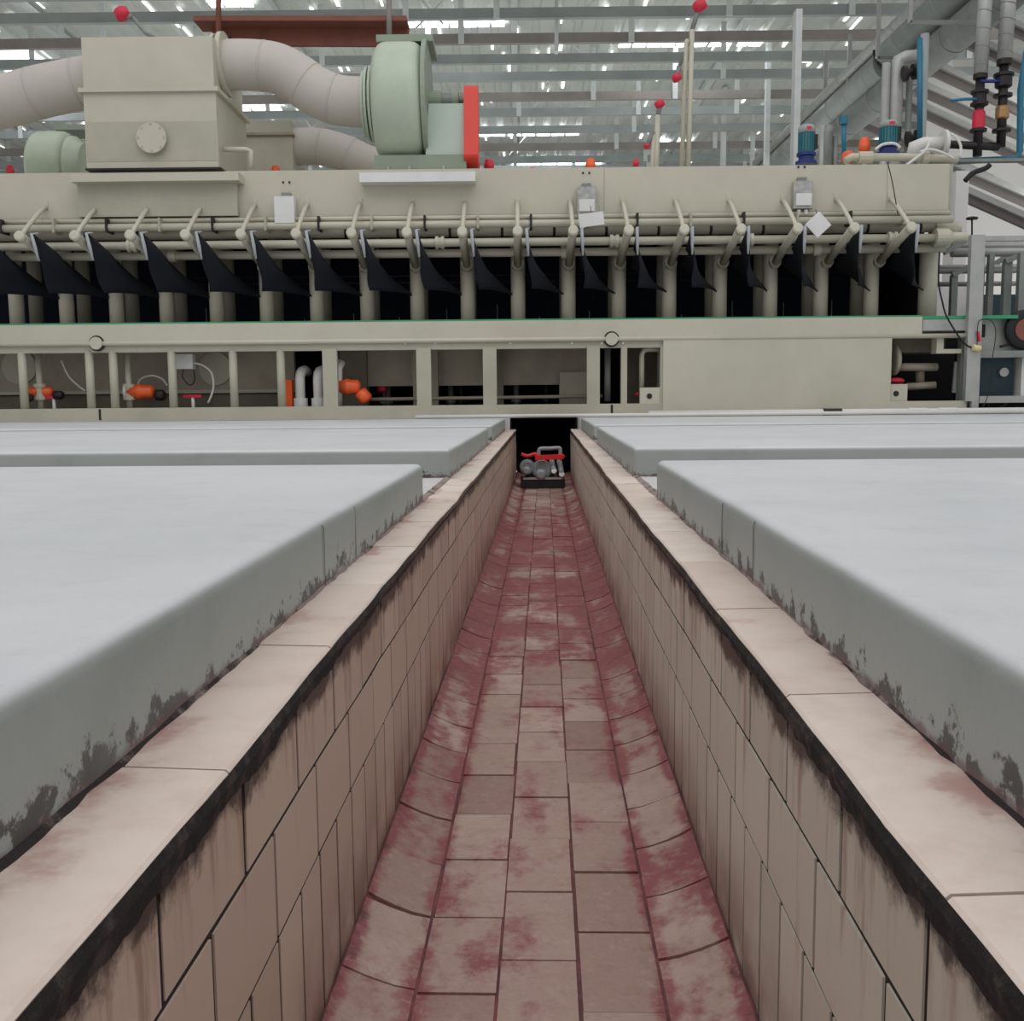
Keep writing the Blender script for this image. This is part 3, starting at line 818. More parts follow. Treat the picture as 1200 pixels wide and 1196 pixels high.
# ------------------------------------------------------------------ lamp boxes on the hood
def lampbox(px, py, kind, label):
    Y = YH-.16
    c = P(px, py, Y); t = empty('lamp_box', (c.x, YH, c.z), label, 'lamp')
    w = .10
    if kind == 0:
        mb = MB().box(c.x-.11, c.x+.11, Y, YH-.02, c.z-.14, c.z+.15); mb.bevel(.02, 3); mb.build('lamp_body', 'white', t)
    else:
        mb = MB().box(c.x-.105, c.x+.105, Y+.05, YH-.02, c.z-.14, c.z+.16); mb.bevel(.02, 3); mb.build('lamp_body', 'glass', t)
        mb = MB().box(c.x-.085, c.x+.085, Y+.02, Y+.06, c.z-.11, c.z+.02); mb.bevel(.01); mb.build('lens', 'white', t)
    for s in (-1, 1): MB().lathe([(0, .022), (.05, .022)], (c.x+s*.04, Y+.08, c.z-.2), (0, 0, 1), 12, False).build('cable_gland', 'steel_lt', t)
    MB().box(c.x-.05, c.x+.05, YH-.05, YH-.005, c.z+.15, c.z+.21).build('mount', 'galv_dk', t)
    for s in (-1, 1): MB().lathe([(0, .012), (.01, .012)], (c.x+s*.035, YH-.012, c.z+.33), (0, 1, 0), 8, False).build('rivet', 'dark', t)
    return t
lampbox(333, 246, 0, 'closed white lamp box on the hood left of the fan')
lampbox(688, 235, 1, 'clear lamp box on the hood with a white card under it, near the trench line')
lampbox(943, 228, 1, 'clear lamp box on the hood with a tilted card beside it, near the right end')
for (px, py, ang, w, h, lb) in ((693, 257, .12, .27, .14, 'white card hanging level under the middle lamp box'), (959, 263, .75, .2, .2, 'white square card hung cornerwise under the right lamp box')):
    c = P(px, py, 11.38)
    R = Matrix.Rotation(-ang, 3, 'Y')
    mb = MB().box(c.x-w/2, c.x+w/2, 11.38, 11.386, c.z-h/2, c.z+h/2, rot=R); t = tag(mb.build('hanging_card', 'white'), lb, 'card')
    MB().tube([c+Vector((0, .02, h*.3)), c+Vector((0, .12, h*.3+.12))], .004, 6).build('tie_wire', 'dark', t)

# ------------------------------------------------------------------ exhaust cabinet
YC = 11.75
t = empty('exhaust_cabinet', (P(178, 197, YC).x, YC+.5, Zt), 'tall beige exhaust cabinet with a round cover standing on the hood at the left', 'cabinet')
a = P(98, 105, YC); b = P(251, 105, YC)
zt_ = P(175, 43, YC).z; zm = P(175, 105, YC).z; zq = P(175, 143, YC).z; zb_ = P(175, 197, YC).z
mb = MB().box(a.x, b.x, YC, YC+1.2, zm, zt_); mb.bevel(.01, 2); mb.build('upper_box', 'beige', t)
mb = MB().box(a.x, b.x+.02, YC-.02, YC+1.25, Zt+.001, zm-.03); mb.bevel(.01, 2); mb.build('lower_box', 'beige', t)
mb = MB().box(a.x+.01, b.x+.02-.01, YC-.024, YC-.018, zb_+.07, zq); mb.build('recessed_face', 'beige_mid', t)
mb = MB().box(a.x-.04, b.x+.06, YC-.06, YC+1.3, zm-.035, zm+.012); mb.bevel(.004); mb.build('flange', 'beige', t)
mb = MB().box(a.x-.0, b.x+.06, YC-.07, YC+1.3, Zt, Zt+.02); mb.build('foot_seal', 'dark', t)
c = P(177, 161, YC-.10)
rc = MB().lathe([(0, .10), (0, .165), (.03, .165), (.03, .13), (.09, .13)], c, (0, 1, 0), 28, False).build('round_cover', 'beige', t)
for k in range(8):
    q = c+Vector((math.cos(k*PI/4)*.145, -.006, math.sin(k*PI/4)*.145)); MB().lathe([(0, .012), (.01, .012)], q, (0, 1, 0), 8, False).build('bolt', 'beige_mid', rc)
MB().tube([P(262, 175, YC+.1), P(288, 175, YC+.1), P(294, 177, YC+.1), P(294, 197, YC+.1)], .03, 10).build('drain_pipe', 'beige', t)

def duct(pts, r, label, bands, m='duct', name='air_duct'):
    pts = smooth([Vector(p) for p in pts])
    t = empty(name, pts[0], label, 'duct')
    MB().tube(pts, r, 28).build('duct_tube', m, t)
    for bnd in bands:
        i = int(bnd*(len(pts)-2)); d = (pts[i+1]-pts[i]).normalized()
        MB().lathe([(-.012, r), (-.012, r+.004), (.012, r+.004), (.012, r)], pts[i], d, 28).build('duct_seam', m, t)
    return t
YD = 12.2
t = duct([P(256, 77, YD), P(285, 76, YD), P(320, 79, YD), P(345, 90, YD), P(372, 108, YD), P(400, 118, YD), P(437, 120, YD)], .275,
     'large pale bent duct running from the exhaust cabinet to the green fan', (.3, .6, .8))
MB().lathe([(0, .28), (0, .35), (.05, .35), (.05, .28)], P(262, 76, YD), (1, 0, .05), 28, False).build('end_flange', 'beige', t)
MB().lathe([(0, .28), (0, .33), (.04, .33), (.04, .28)], P(254, 76, YD), (1, 0, .05), 28, False).build('end_flange', 'beige', t)
t = duct([P(-160, 128, YD), P(-60, 129, YD), P(0, 120, YD), P(50, 107, YD), P(100, 97, YD), P(116, 95, YD)], .285, 'large pale duct entering the exhaust cabinet from the left edge', (.62, .8))

# ------------------------------------------------------------------ green fan
YF = 12.25
c = P(470, 122, YF)
t = empty('centrifugal_fan', (P(485, 197, YF).x, YF, Zt), 'pale green centrifugal fan with a tall red belt guard on the hood', 'fan')
R = .66
x0 = P(441, 122, YF).x; x1_ = P(499, 122, YF).x; W = x1_-x0
prof = [(0, .3), (0, R*.76)]+[(.15*(1-math.cos(a)), R*.76+R*.24*math.sin(a)) for a in [PI/2*j/5 for j in range(1, 6)]]
prof += [(W-q, r) for q, r in prof[::-1][:-1]]+[(W, .3)]
MB().lathe(prof, (x0, YF, c.z), (1, 0, 0), 48).build('scroll_housing', 'green', t)
# outlet going back and up
mb = MB().box(x0+.04, x1_-.02, YF, YF+.75, c.z+.30, c.z+R-.03); mb.bevel(.02); mb.build('outlet', 'green', t)
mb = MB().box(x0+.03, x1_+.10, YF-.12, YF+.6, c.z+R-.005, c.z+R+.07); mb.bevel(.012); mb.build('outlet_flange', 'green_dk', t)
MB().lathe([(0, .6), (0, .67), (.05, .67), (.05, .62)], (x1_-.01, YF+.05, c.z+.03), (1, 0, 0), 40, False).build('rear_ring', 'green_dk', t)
for (dx, r) in ((-.05, .42), (-.10, .40), (-.14, .36)):
    MB().lathe([(0, r-.06), (0, r), (.028, r), (.028, r-.06)], (x0+dx, YF, c.z), (1, 0, 0), 36, False).build('inlet_ring', 'green', t)
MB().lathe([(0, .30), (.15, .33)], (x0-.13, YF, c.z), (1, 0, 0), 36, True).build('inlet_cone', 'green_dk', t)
zz = P(480, 128, YF).z; zb2 = P(480, 190, YF).z
mb = MB().prism([(x1_+.01, YF-.28, zb2), (P(547, 150, YF).x, YF-.28, zb2), (P(546, 150, YF).x, YF-.22, zz), (x1_+.05, YF-.22, zz)], (0, .5, 0)); mb.bevel(.008); mb.build('pedestal', 'green_lt', t)
for (a_, b_, r) in ((503, 518, .10), (518, 530, .07), (530, 538, .10), (538, 547, .04)):
    MB().lathe([(0, r), (P(b_, 150, YF).x-P(a_, 150, YF).x, r)], (P(a_, 150, YF).x, YF, P(510, 117, YF).z), (1, 0, 0), 20, False).build('bearing_housing', 'green_dk' if r > .08 else 'galv_dk', t)
x2 = P(545, 150, YF).x; x3 = P(561, 150, YF).x
pl = []; z1 = P(550, 113, YF).z; z0 = P(550, 190, YF).z
for j in range(13):
    a = PI*j/12; pl.append((x2, YF-.02+.2*math.cos(a), z1+.1*math.sin(a)))
for j in range(13):
    a = PI+PI*j/12; pl.append((x2, YF-.1+.28*math.cos(a), z0+.1*math.sin(a)))
mb = MB().prism(pl, (x3-x2, 0, 0)); mb.bevel(.012, 2); mb.build('belt_guard', 'red', t)
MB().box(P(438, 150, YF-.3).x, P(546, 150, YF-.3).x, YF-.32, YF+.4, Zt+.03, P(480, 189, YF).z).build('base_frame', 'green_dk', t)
for px in (455, 480, 520):
    x = P(px, 190, YF-.3).x; MB().box(x-.015, x+.015, YF-.34, YF-.3, Zt, Zt+.06).build('mounting_foot', 'galv', t)
a = P(421, 202, 11.6); b = P(557, 212, 11.6)
mb = MB().box(a.x, b.x, 11.6, 11.799, b.z, a.z); mb.bevel(.004)
tag(mb.build('support_plate', 'white'), 'white support plate projecting from the hood under the green fan', 'plate')

# rear row: second fan, cabinet and duct
YR = 14.6
zr = Zt
t = empty('exhaust_cabinet', (P(310, 190, YR).x, YR+.4, Zt), 'low beige exhaust cabinet standing behind the tall one', 'cabinet')
mb = MB().box(P(276, 175, YR).x, P(343, 175, YR).x, YR, YR+.8, Zt, P(310, 158, YR).z); mb.bevel(.01); mb.build('lower_box', 'beige_mid', t)
mb = MB().box(P(278, 175, YR).x, P(341, 175, YR).x, YR+.03, YR+.8, P(310, 158, YR).z, P(310, 140, YR).z); mb.bevel(.01); mb.build('upper_box', 'beige_mid', t)
MB().box(P(270, 175, YR).x, P(345, 175, YR).x, YR-.05, YR+.85, P(310, 159, YR).z, P(310, 156, YR).z).build('flange', 'beige_dim', t)
duct([P(343, 172, YR+.3), P(375, 172, YR+.3), P(405, 180, YR+.3), P(432, 192, YR+.3), P(470, 200, YR+.3)], .25, 'grey duct curving down behind the large pale duct', (.3, .6), 'duct')
t = empty('centrifugal_fan', (P(75, 200, YR-.7).x, YR-.7, Zt), 'small-looking green fan standing behind the left of the tall cabinet', 'fan')
c = P(70, 200, YR-.7); x0 = P(44, 175, YR-.7).x; W = P(86, 175, YR-.7).x-x0
prof = [(0, .3), (0, .40)]+[(.1*(1-math.cos(a)), .40+.1*math.sin(a)) for a in [PI/2*j/5 for j in range(1, 6)]]
prof += [(W-q, r) for q, r in prof[::-1][:-1]]+[(W, .3)]
MB().lathe(prof, (x0, YR-.7, P(70, 201, YR-.7).z), (1, 0, 0), 36).build('scroll_housing', 'green', t)
MB().lathe([(0, .3), (0, .44), (.06, .44), (.12, .36), (.2, .36)], (x0+W, YR-.7, P(70, 201, YR-.7).z), (1, 0, 0), 30).build('inlet_ring', 'green', t)
mb = MB().box(x0+.15, x0+W+.25, YR-.5, YR, P(80, 163, YR).z, P(80, 157, YR).z); mb.build('outlet_flange', 'green_dk', t)

# little red / orange valves peeking above the hood
for (px, py, w, h, m, lb) in ((12, 200, 9, 12, 'pink', 'red valve head above the hood at the left picture edge'),
    (323, 199, 10, 9, 'orange', 'small orange valve head above the hood right of the tall cabinet'),
    (573, 194, 12, 13, 'pink', 'red valve head just right of the belt guard'),
    (624, 199, 9, 5, 'pink', 'low red valve head between the belt guard and the middle lamp box'),
    (692, 193, 12, 13, 'orange', 'orange valve head above the middle lamp box'),
    (745, 191, 7, 8, 'pink', 'red valve head left of the tall twin pipes'),
    (1013, 171, 13, 18, 'orange', 'large orange valve head between the two blue motors'),
    (994, 184, 16, 12, 'orange', 'low orange valve lying left of the large orange valve head')):
    Y = 12.6; c = P(px, py, Y); s = Y/F
    t = empty('orange_valve' if m == 'orange' else 'red_valve', (c.x, Y, Zt), lb, 'valve')
    MB().lathe([(-h*s/2, w*s*.42), (-h*s*.1, w*s*.5), (h*s*.1, w*s*.5), (h*s*.12, w*s*.44), (h*s*.4, w*s*.42), (h*s*.5, w*s*.3)], c, (0, 0, 1), 16).build('cap', m, t)
    MB().tube([(c.x, Y, Zt-.02), (c.x, Y, c.z)], w*s*.22, 8).build('stem', 'beige', t)

# tall twin pipes with red heads
def pole(pts, r, head, label, Y=13.2, m='beige', hr=.085):
    q = [P(x, y, Y) for x, y in pts]
    if q[0].z < Zt+.5: q[0].z = Zt
    t = empty('steam_pipe', q[0], label, 'pipe')
    MB().tube(q, r, 10).build('pipe', m, t)
    if head:
        h = P(head[0], head[1], Y); mb = MB().lathe([(-hr*.8, hr*.5), (-hr*.6, hr), (hr*.5, hr), (hr*.8, hr*.6)], h, (-.5, 0, 1), 14); mb.build('red_valve_head', 'pink', t)
        e = q[-1]; MB().tube([e, h], .03, 8).build('valve_arm', 'galv_dk', t)
    return t
pole([(806, 200), (811, 35)], .032, (820, 7), 'tall pale pipe with a red valve head at the very top of the picture')
pole([(798, 200), (804, 50), (806, 47)], .03, None, 'tall pale pipe left of and touching its twin')
pole([(812, 36), (796, 78)], .02, (793, 91), 'short slanted arm with a red valve head beside the twin pipes', m='galv_dk', hr=.06)
pole([(768, 200), (771, 135)], .035, (773, 122), 'shorter pale pipe with a red valve head left of the twin pipes', hr=.06)
pole([(763, 200), (766, 155)], .025, (758, 171), 'short pale pipe with a small red head beside the shorter pipe', hr=.04)
pole([(180, 44), (170, 38), (155, 20)], .022, (143, 16), 'slanted rod with a red valve head above the tall cabinet', Y=12.4, m='galv_dk', hr=.085)

# ------------------------------------------------------------------ brown channel at top
Yb = 13.5
t = empty('brown_channel', P(357, 37, Yb), 'rusty brown steel channel hanging above the large duct', 'beam')
a = P(232, 26, Yb); b = P(478, 26, Yb)
zt2, zb3 = P(357, 25, Yb).z, P(357, 50, Yb).z
mb = MB().bar((a.x, Yb, P(232, 28, Yb).z), (b.x, Yb, P(478, 28, Yb).z), .4, .06)
mb.bar((a.x+.15, Yb+.1, P(240, 40, Yb).z), (b.x, Yb+.1, P(478, 41, Yb).z), .05, .22)
mb.build('channel', 'rust', t)
for px in (256, 456):
    MB().tube([P(px, -60, Yb-.2), P(px, 52, Yb-.2)], .035, 10).build('hanger_rod', 'rust' if px == 256 else 'brownbeam', t)
mb = MB().tube([P(256, 52, Yb-.2), P(262, 44, Yb-.2), P(270, 46, Yb-.2)], .05, 8); mb.build('clamp', 'dark', t)

# ------------------------------------------------------------------ roof
HB = 8.5
ceil_z = CAMP.z+HB+1.15
def bz(): return CAMP.z+HB
mb = MB(); vs = []; fs = []
xs = []; x = -34.
while x < 40:
    xs += [(x, 0), (x+.3, 0), (x+.36, .07), (x+.5, .07), (x+.56, 0)]; x += .56
for (x, dz) in xs:
    vs += [Vector((x, 17, ceil_z+dz+.3)), Vector((x, 62, ceil_z+dz-.2))]
for i in range(len(xs)-1): fs.append((2*i, 2*i+1, 2*i+3, 2*i+2))
mb.faces(vs, fs)
ceil = tag(mb.build('ceiling', 'deck'), 'corrugated pale roof sheet with skylights and grey purlins', kind='structure')
def dz_at(Y): return ceil_z+.3-.5*(Y-17)/45
ys = [12, 38, 65, 87, 106, 128, 145, 164, 183, 197, 207, 216]
for i, y in enumerate([-18]+ys):
    Y = F*HB/(465-y)
    z = bz()
    h = .20
    mb = MB()
    # C-section: web + two flanges
    mb.box(-30, 34, Y, Y+.03, z-h/2, z+h/2).box(-30, 34, Y, Y+.14, z-h/2-.012, z-h/2).box(-30, 34, Y, Y+.14, z+h/2, z+h/2+.012)
    mb.build('purlin', 'steel' if i % 3 else 'brownbeam', ceil)
    n = 11
    for j in range(n):
        xx = -22+44*j/n+random.uniform(-1.5, 1.5)+(i % 3)*1.3
        if random.random() < .25: continue
        MB().box(xx-.07, xx+.07, Y-.04, Y-.01, z-.12, dz_at(Y)).build('hanger', 'steel_lt', ceil)
# rafters of the roof along Y (dark lines between the sheets) and small braces
for xx in range(-30, 36, 6):
    MB().box(xx-.08, xx+.08, 18, 60, ceil_z-.16, ceil_z+.06).build('rafter', 'steel_lt', ceil)
for i in range(330):  # small glowing strips stand in for glints on the roof ribs
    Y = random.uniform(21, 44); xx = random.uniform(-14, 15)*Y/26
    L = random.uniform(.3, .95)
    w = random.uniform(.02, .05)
    MB().box(xx-w, xx+w, Y, Y+L, dz_at(Y)-.05-.0, dz_at(Y)-.03).build('glint_strip', 'glint', ceil)
for i in range(26):
    Y = random.uniform(21, 40); xx = random.uniform(-12, 13)*Y/26
    a = random.choice((-1, 1))*random.uniform(.3, .9)
    MB().bar((xx, Y, dz_at(Y)-.12), (xx+a, Y+.6, dz_at(Y)-.7), .04, .04).build('brace', 'steel_lt', ceil)
for (px0, px1, py, w) in ((478, 592, 28, 7), (725, 895, 50, 9), (0, 62, 78, 22), (0, 40, 62, 8), (560, 680, 156, 6), (275, 330, 126, 7), (600, 705, 193, 7), (770, 802, 170, 7),
                   (245, 298, 5, 6), (12, 60, 95, 8), (100, 150, 150, 6)):
    zz = ceil_z
    for _ in range(4):
        a = PZ(px0, py, zz); b = PZ(px1, py, zz); Y = (a.y+b.y)/2; zz = dz_at(Y)-.08
    n = max(1, int((px1-px0)/16)); dx = (b.x-a.x)/n
    D = w*.8*Y*Y/(F*9.6)
    for j in range(n):
        x_ = a.x+dx*j
        mb = MB().box(x_+dx*.04, x_+dx*random.uniform(.82, .97), Y-D/2, Y+D/2, zz-.02, zz)
        mb.build('skylight', 'sky', ceil)

# back wall, right side wall with sloping girders
tag(MB().box(-34, 12.0, 60, 60.2, .1, 12).build('wall_back', 'wall'), 'far end wall of the hall', kind='structure')
tag(MB().box(11.5, 30, 30, 30.2, .1, 13).build('wall_right_gable', 'wall'), 'white gable wall at the right behind sloping girders', kind='structure')
tag(MB().box(30, 30.2, 17, 30.2, .1, 13).build('wall_side', 'wall'), 'white side wall of the hall at far right', kind='structure')
gw = empty('wall_girders', (14, 26, 5), 'sloping grey roof girders crossing in front of the white gable wall', 'girders')
del gw['category']; gw['kind'] = 'structure'; gw.name = 'trim_4'
for (xa, ya, xb, yb, Y, w) in ((1080, 26, 1260, 108, 21, 14), (1050, 62, 1260, 160, 23, 15), (1040, 88, 1260, 188, 25, 14), (1030, 107, 1260, 216, 26, 14), (1000, 140, 1160, 215, 27, 13),
                          (1110, 196, 1260, 262, 22, 15), (1112, 222, 1260, 288, 20, 15), (1130, 8, 1260, 70, 20, 12)):
    a = P(xa, ya, Y); b = P(xb, yb, Y); hh = w*.72*Y/F
    MB().bar(a, b, .12, hh).build('girder', 'girder', gw)
    u = Vector((0, -.06, hh*.55))
    MB().bar(a+u, b+u, .2, hh*.6).build('girder_flange', 'galv', gw)

# pale columns in the far hall
for i, (x, y0_, y1_, Y, w, lb) in enumerate(((937, 40, 215, 17, 7, 'tall pale post rising behind the left blue motor'), (903, 0, 200, 30, 5, 'slim pale column left of the tall pale post'),
       (652, 0, 60, 24, 4, 'slim pale hanger column above the middle of the hood'), (851, 0, 200, 34, 5, 'slim pale column right of the tall twin pipes'), (885, 60, 200, 36, 4, 'thin far column between two slim pale columns'))):
    a = P(x, y0_-30, Y); ww = w*Y/F/2
    z0 = .122
    if y1_ < 100: z0 = P(x, y1_, Y).z
    mb = MB().box(a.x-ww, a.x+ww, Y, Y+.2, z0, min(a.z, dz_at(max(Y, 17)))); mb.bevel(.01)
    tag(mb.build('steel_column', 'steel_lt'), lb, 'column')
t = tag(MB().box(P(1119, 250, 16).x, P(1134, 250, 16).x, 16, 16.4, .122, P(1120, 200, 16).z).build('wall_column', 'wallw'), 'white wall column just right of the machine end', 'column')

# ------------------------------------------------------------------ large galvanised ducts at right
def longduct(xy0, Y0_, xy1, Y1_, r, label, m='galv_dk', bands=8, cat='duct', name='ventilation_duct'):
    a = P(xy0[0], xy0[1], Y0_); b = P(xy1[0], xy1[1], Y1_)
    t = empty(name, (a+b)/2, label, cat)
    MB().tube([a, b], r, 28).build('duct_tube', m, t)
    for i in range(bands):
        p = a.lerp(b, (i+.5)/bands); MB().lathe([(-.03, r), (-.03, r+.02), (.03, r+.02), (.03, r)], p, b-a, 28).build('duct_seam', 'galv', t)
    return t
# x offset / height stay constant along Y: parallel to the hall
def ypar(x, z, Ya, Yb_, r, label, m='galv_dk', bands=8, cat='duct', name='ventilation_duct'):
    t = empty(name, (x, (Ya+Yb_)/2, z), label, cat)
    MB().tube([(x, Ya, z), (x, Yb_, z)], r, 30).build('duct_tube', m, t)
    for i in range(bands):
        y = Ya+(Yb_-Ya)*(i+.5)/bands; MB().lathe([(-.025, r), (-.025, r+.01), (.025, r+.01), (.025, r)], (x, y, z), (0, 1, 0), 30).build('duct_seam', m, t)
    return t
q = P(1044, 72, 22.3)
ypar(q.x, q.z, 22.35, 33, .36, 'long grey round duct running away above the right end of the machine', 'rductm')
tt = ypar(q.x+.02, q.z+.22, 12.5, 22.25, .40, 'nearest thick grey duct section ending in a black ring at upper right', 'rductm', 5)
MB().lathe([(0, .3), (0, .425), (.05, .425), (.05, .3)], (q.x+.02, 22.2, q.z+.22), (0, 1, 0), 30, False).build('black_ring', 'black', tt)
q = P(1100, 58, 20)
ypar(q.x, q.z, 12.5, 26, .30, 'darker grey duct parallel to and right of the nearest duct', 'galv_dk', 7)
q = P(925, 152, 29)
ypar(q.x, q.z, 16, 33, .11, 'thin pale pipe running along the upper side of the long duct', 'galv', 5, 'pipe', 'overhead_pipe')
def cradle(x, y0_, y1_, x2_, Y, label):
    t = empty('duct_hanger', P(x, y1_, Y), label, 'hanger')
    w = 4*Y/F
    a = P(x, y0_, Y); b = P(x, y1_, Y); c_ = P(x2_, y1_, Y)
    MB().box(b.x-w/2, b.x+w/2, Y, Y+.06, b.z, a.z).build('hanger_post', 'galv', t)
    MB().box(b.x, c_.x, Y, Y+.06, b.z-w/2, b.z+w/2).build('hanger_bar', 'galv_dk', t)
    MB().box(c_.x-w/2, c_.x+w/2, Y, Y+.06, c_.z, a.z).build('hanger_post', 'galv_dk', t)
cradle(967, 60, 122, 1045, 26, 'farthest U-shaped hanger carrying the long duct')
cradle(995, 40, 104, 1042, 24, 'second farthest U-shaped hanger carrying the long duct')
cradle(1029, -30, 68, 1118, 20.5, 'U-shaped hanger under the end of the nearest duct section')
cradle(1067, -30, 26, 1150, 17, 'U-shaped hanger highest at upper right, in front of the ducts')

# insulated vertical pipes with valves
def valve_set(px, ytop, yins, r, Y, label, parts, ybot):
    q = P(px, yins, Y); a = P(px, ytop, Y)
    t = empty('insulated_pipe', (q.x, Y, q.z), label, 'pipe')
    MB().tube([(q.x, Y, q.z), (q.x+.04, Y, a.z)], r, 20).build('insulation', 'galv', t)
    h = a.z-q.z; n = 7
    for i in range(n):
        z = q.z+h*(i+.5)/n
        MB().lathe([(-.006, r), (-.006, r+.004), (.006, r+.004), (.006, r)], (q.x+.04*(i+.5)/n, Y, z), (.25, 0, 1), 20).build('wrap_seam', 'galv_dk', t)
    b = P(px, ybot, Y)
    MB().tube([(q.x, Y, q.z), (q.x, Y, b.z)], .055, 12).build('bare_pipe', 'dark', t)
    for (py, rr, hh, m) in parts:
        c_ = P(px, py, Y); MB().lathe([(-hh, rr*.8), (-hh*.8, rr), (hh*.8, rr), (hh, rr*.8)], (q.x, Y, c_.z), (0, 0, 1), 16, False).build('valve_flange' if rr > .1 else 'valve_body', m, t)
    return t
t = valve_set(1149, -60, 87, .083, 13.2, 'insulated vertical pipe with a red filter on its lower bare end', [(90, .085, .03, 'dark'), (108, .105, .02, 'dark'), (116, .08, .1, 'dark'), (122, .105, .02, 'dark'), (141, .075, .12, 'pink'), (153, .1, .02, 'dark')], 183)
MB().tube([P(1149, 95, 13.15), P(1178, 95, 13.15)], .022, 8).build('link_pipe', 'navy', t)
MB().tube([P(1144, 116, 13.1), P(1130, 116, 13.1), P(1115, 118, 13.1)], .018, 8).build('valve_lever', 'blue', t)
t = valve_set(1177, -60, 70, .088, 13.2, 'insulated vertical pipe at far right with a brass coupling on its bare end', [(73, .09, .04, 'dark'), (88, .12, .02, 'dark'), (96, .10, .07, 'dark'), (112, .11, .02, 'dark'), (132, .08, .08, 'brass'), (153, .11, .02, 'dark')], 172)
t = tag(MB().tube([P(1110, 169, 13.2), P(1150, 171, 13.2), P(1170, 172, 13.2)], .05, 12).build('black_pipe', 'dark'), 'horizontal black pipe between the white flange and the insulated pipes', 'pipe')
# galvanised uprights
for (pts, r, m, lb) in (([(1038, 190), (1039, 74)], .055, 'galv', 'straight galvanised upright behind the right blue motor'),
                        ([(1055, 192), (1051, 80), (1053, 71), (1062, 67), (1078, 66)], .085, 'galv', 'galvanised upright with an elbow at its top, right of the straight one'),
                        ([(1062, 192), (1066, 88)], .04, 'galv_dk', 'thin grey upright with black fittings left of the blue pipe'),
                        ([(964, 192), (964, 147)], .04, 'galv', 'short slim galvanised stub right of the left motor'),
                        ([(971, 194), (970, 155), (974, 149)], .07, 'galv_dk', 'short thick galvanised stub with bent top'),
                        ([(979, 194), (979, 160)], .035, 'galv_dk', 'thin short stub right of the thick bent one'),
                        ([(1083, 190), (1084, 40)], .055, 'steel', 'grey steel upright just right of the blue pipe')):
    Y = 14.
    q = [P(x, y, Y) for x, y in pts]; q[0].z = Zt if q[0].x < Xh1-.1 else .122; q[0].x = q[1].x
    tag(MB().tube(q, r, 14).build('galvanised_pipe', m), lb, 'pipe')
tag(MB().tube([P(x, y, 13.6) for x, y in ((1078, 168), (1078, 45))], .035, 10).build('blue_pipe', 'blue'), 'straight vertical blue pipe in front of the galvanised uprights', 'pipe')
t = tag(MB().tube([P(x, y, 13.4) for x, y in ((1203, 60), (1196, 105), (1195, 178), (1190, 186), (1120, 189))], .04, 10).build('blue_pipe', 'blue'), 'blue pipe bending from the right picture edge to the machine top', 'pipe')
t = tag(MB().tube([P(x, y, 13.7) for x, y in ((989, 185), (989, 140))], .03, 8).build('blue_pipe', 'blue'), 'short vertical blue pipe with a valve between the motors', 'pipe')
mb = MB().lathe([(-.05, .03), (-.05, .05), (.05, .05), (.05, .03)], P(989, 141, 13.7), (0, 0, 1), 10, False); mb.build('blue_valve', 'blue', t)
for (px, py) in ((1066, 85), (1070, 162)):
    t = empty('black_valve', P(px, py, 13.8), 'black flanged valve %s on the grey upright' % ('high up' if py < 100 else 'low down'), 'valve')
    MB().lathe([(-.08, .05), (-.08, .1), (-.04, .1), (-.04, .05), (.04, .05), (.04, .1), (.08, .1)], P(px, py, 13.8), (1, 0, .2), 14, False).build('valve_body', 'dark', t)
    MB().tube([P(px-6, py+2, 13.8), P(px+10, py-3, 13.8)], .02, 8).build('valve_lever', 'dark', t)

# blue motors
def motor(px, py0, py1, w, label, Y=12.5):
    s = Y/F; c = P(px, (py0+py1)/2, Y); zt3 = P(px, py0, Y).z; zb4 = P(px, py1, Y).z; r = w*s/2
    t = empty('blue_motor', (c.x, Y, zb4), label, 'motor')
    h = zt3-zb4; z1 = zb4+h*.30
    prof = [(0, r*.88), (h*.5, r*.88)]
    MB().lathe(prof, (c.x, Y, z1), (0, 0, 1), 24, False).build('motor_body', 'teal', t)
    mb = MB()
    for k in range(20):
        a = 2*PI*k/20; d = Vector((math.cos(a), math.sin(a), 0))
        p = Vector((c.x, Y, z1+.02))+d*r*.9
        mb.bar(p, p+Vector((0, 0, h*.46)), .012, r*.18, d)
    mb.build('cooling_fins', 'teal', t)
    MB().lathe([(0, r), (h*.14, r), (h*.2, r*.75), (h*.22, r*.4)], (c.x, Y, z1+h*.5), (0, 0, 1), 24).build('fan_cowl', 'steel', t)
    mb = MB().box(c.x-r*.25, c.x+r*.3, Y-r*1.02, Y-r*.9, z1+h*.55, z1+h*.63); mb.build('name_plate', 'pink', t)
    MB().lathe([(0, r*1.25), (h*.08, r*1.25), (h*.1, r*.9), (h*.2, r*.9), (h*.22, r*1.12), (h*.3, r*1.12)], (c.x, Y, zb4), (0, 0, 1), 24, False).build('gear_base', 'navy', t)
    mb = MB().box(c.x+r*.8, c.x+r*1.2, Y-.06, Y+.06, z1+.04, z1+.2); mb.bevel(.01); mb.build('terminal_box', 'dark', t)
motor(945, 147, 193, 19, 'left one of two upright blue motors on the machine top')
motor(1041, 142, 182, 21, 'right one of two upright blue motors on the machine top')
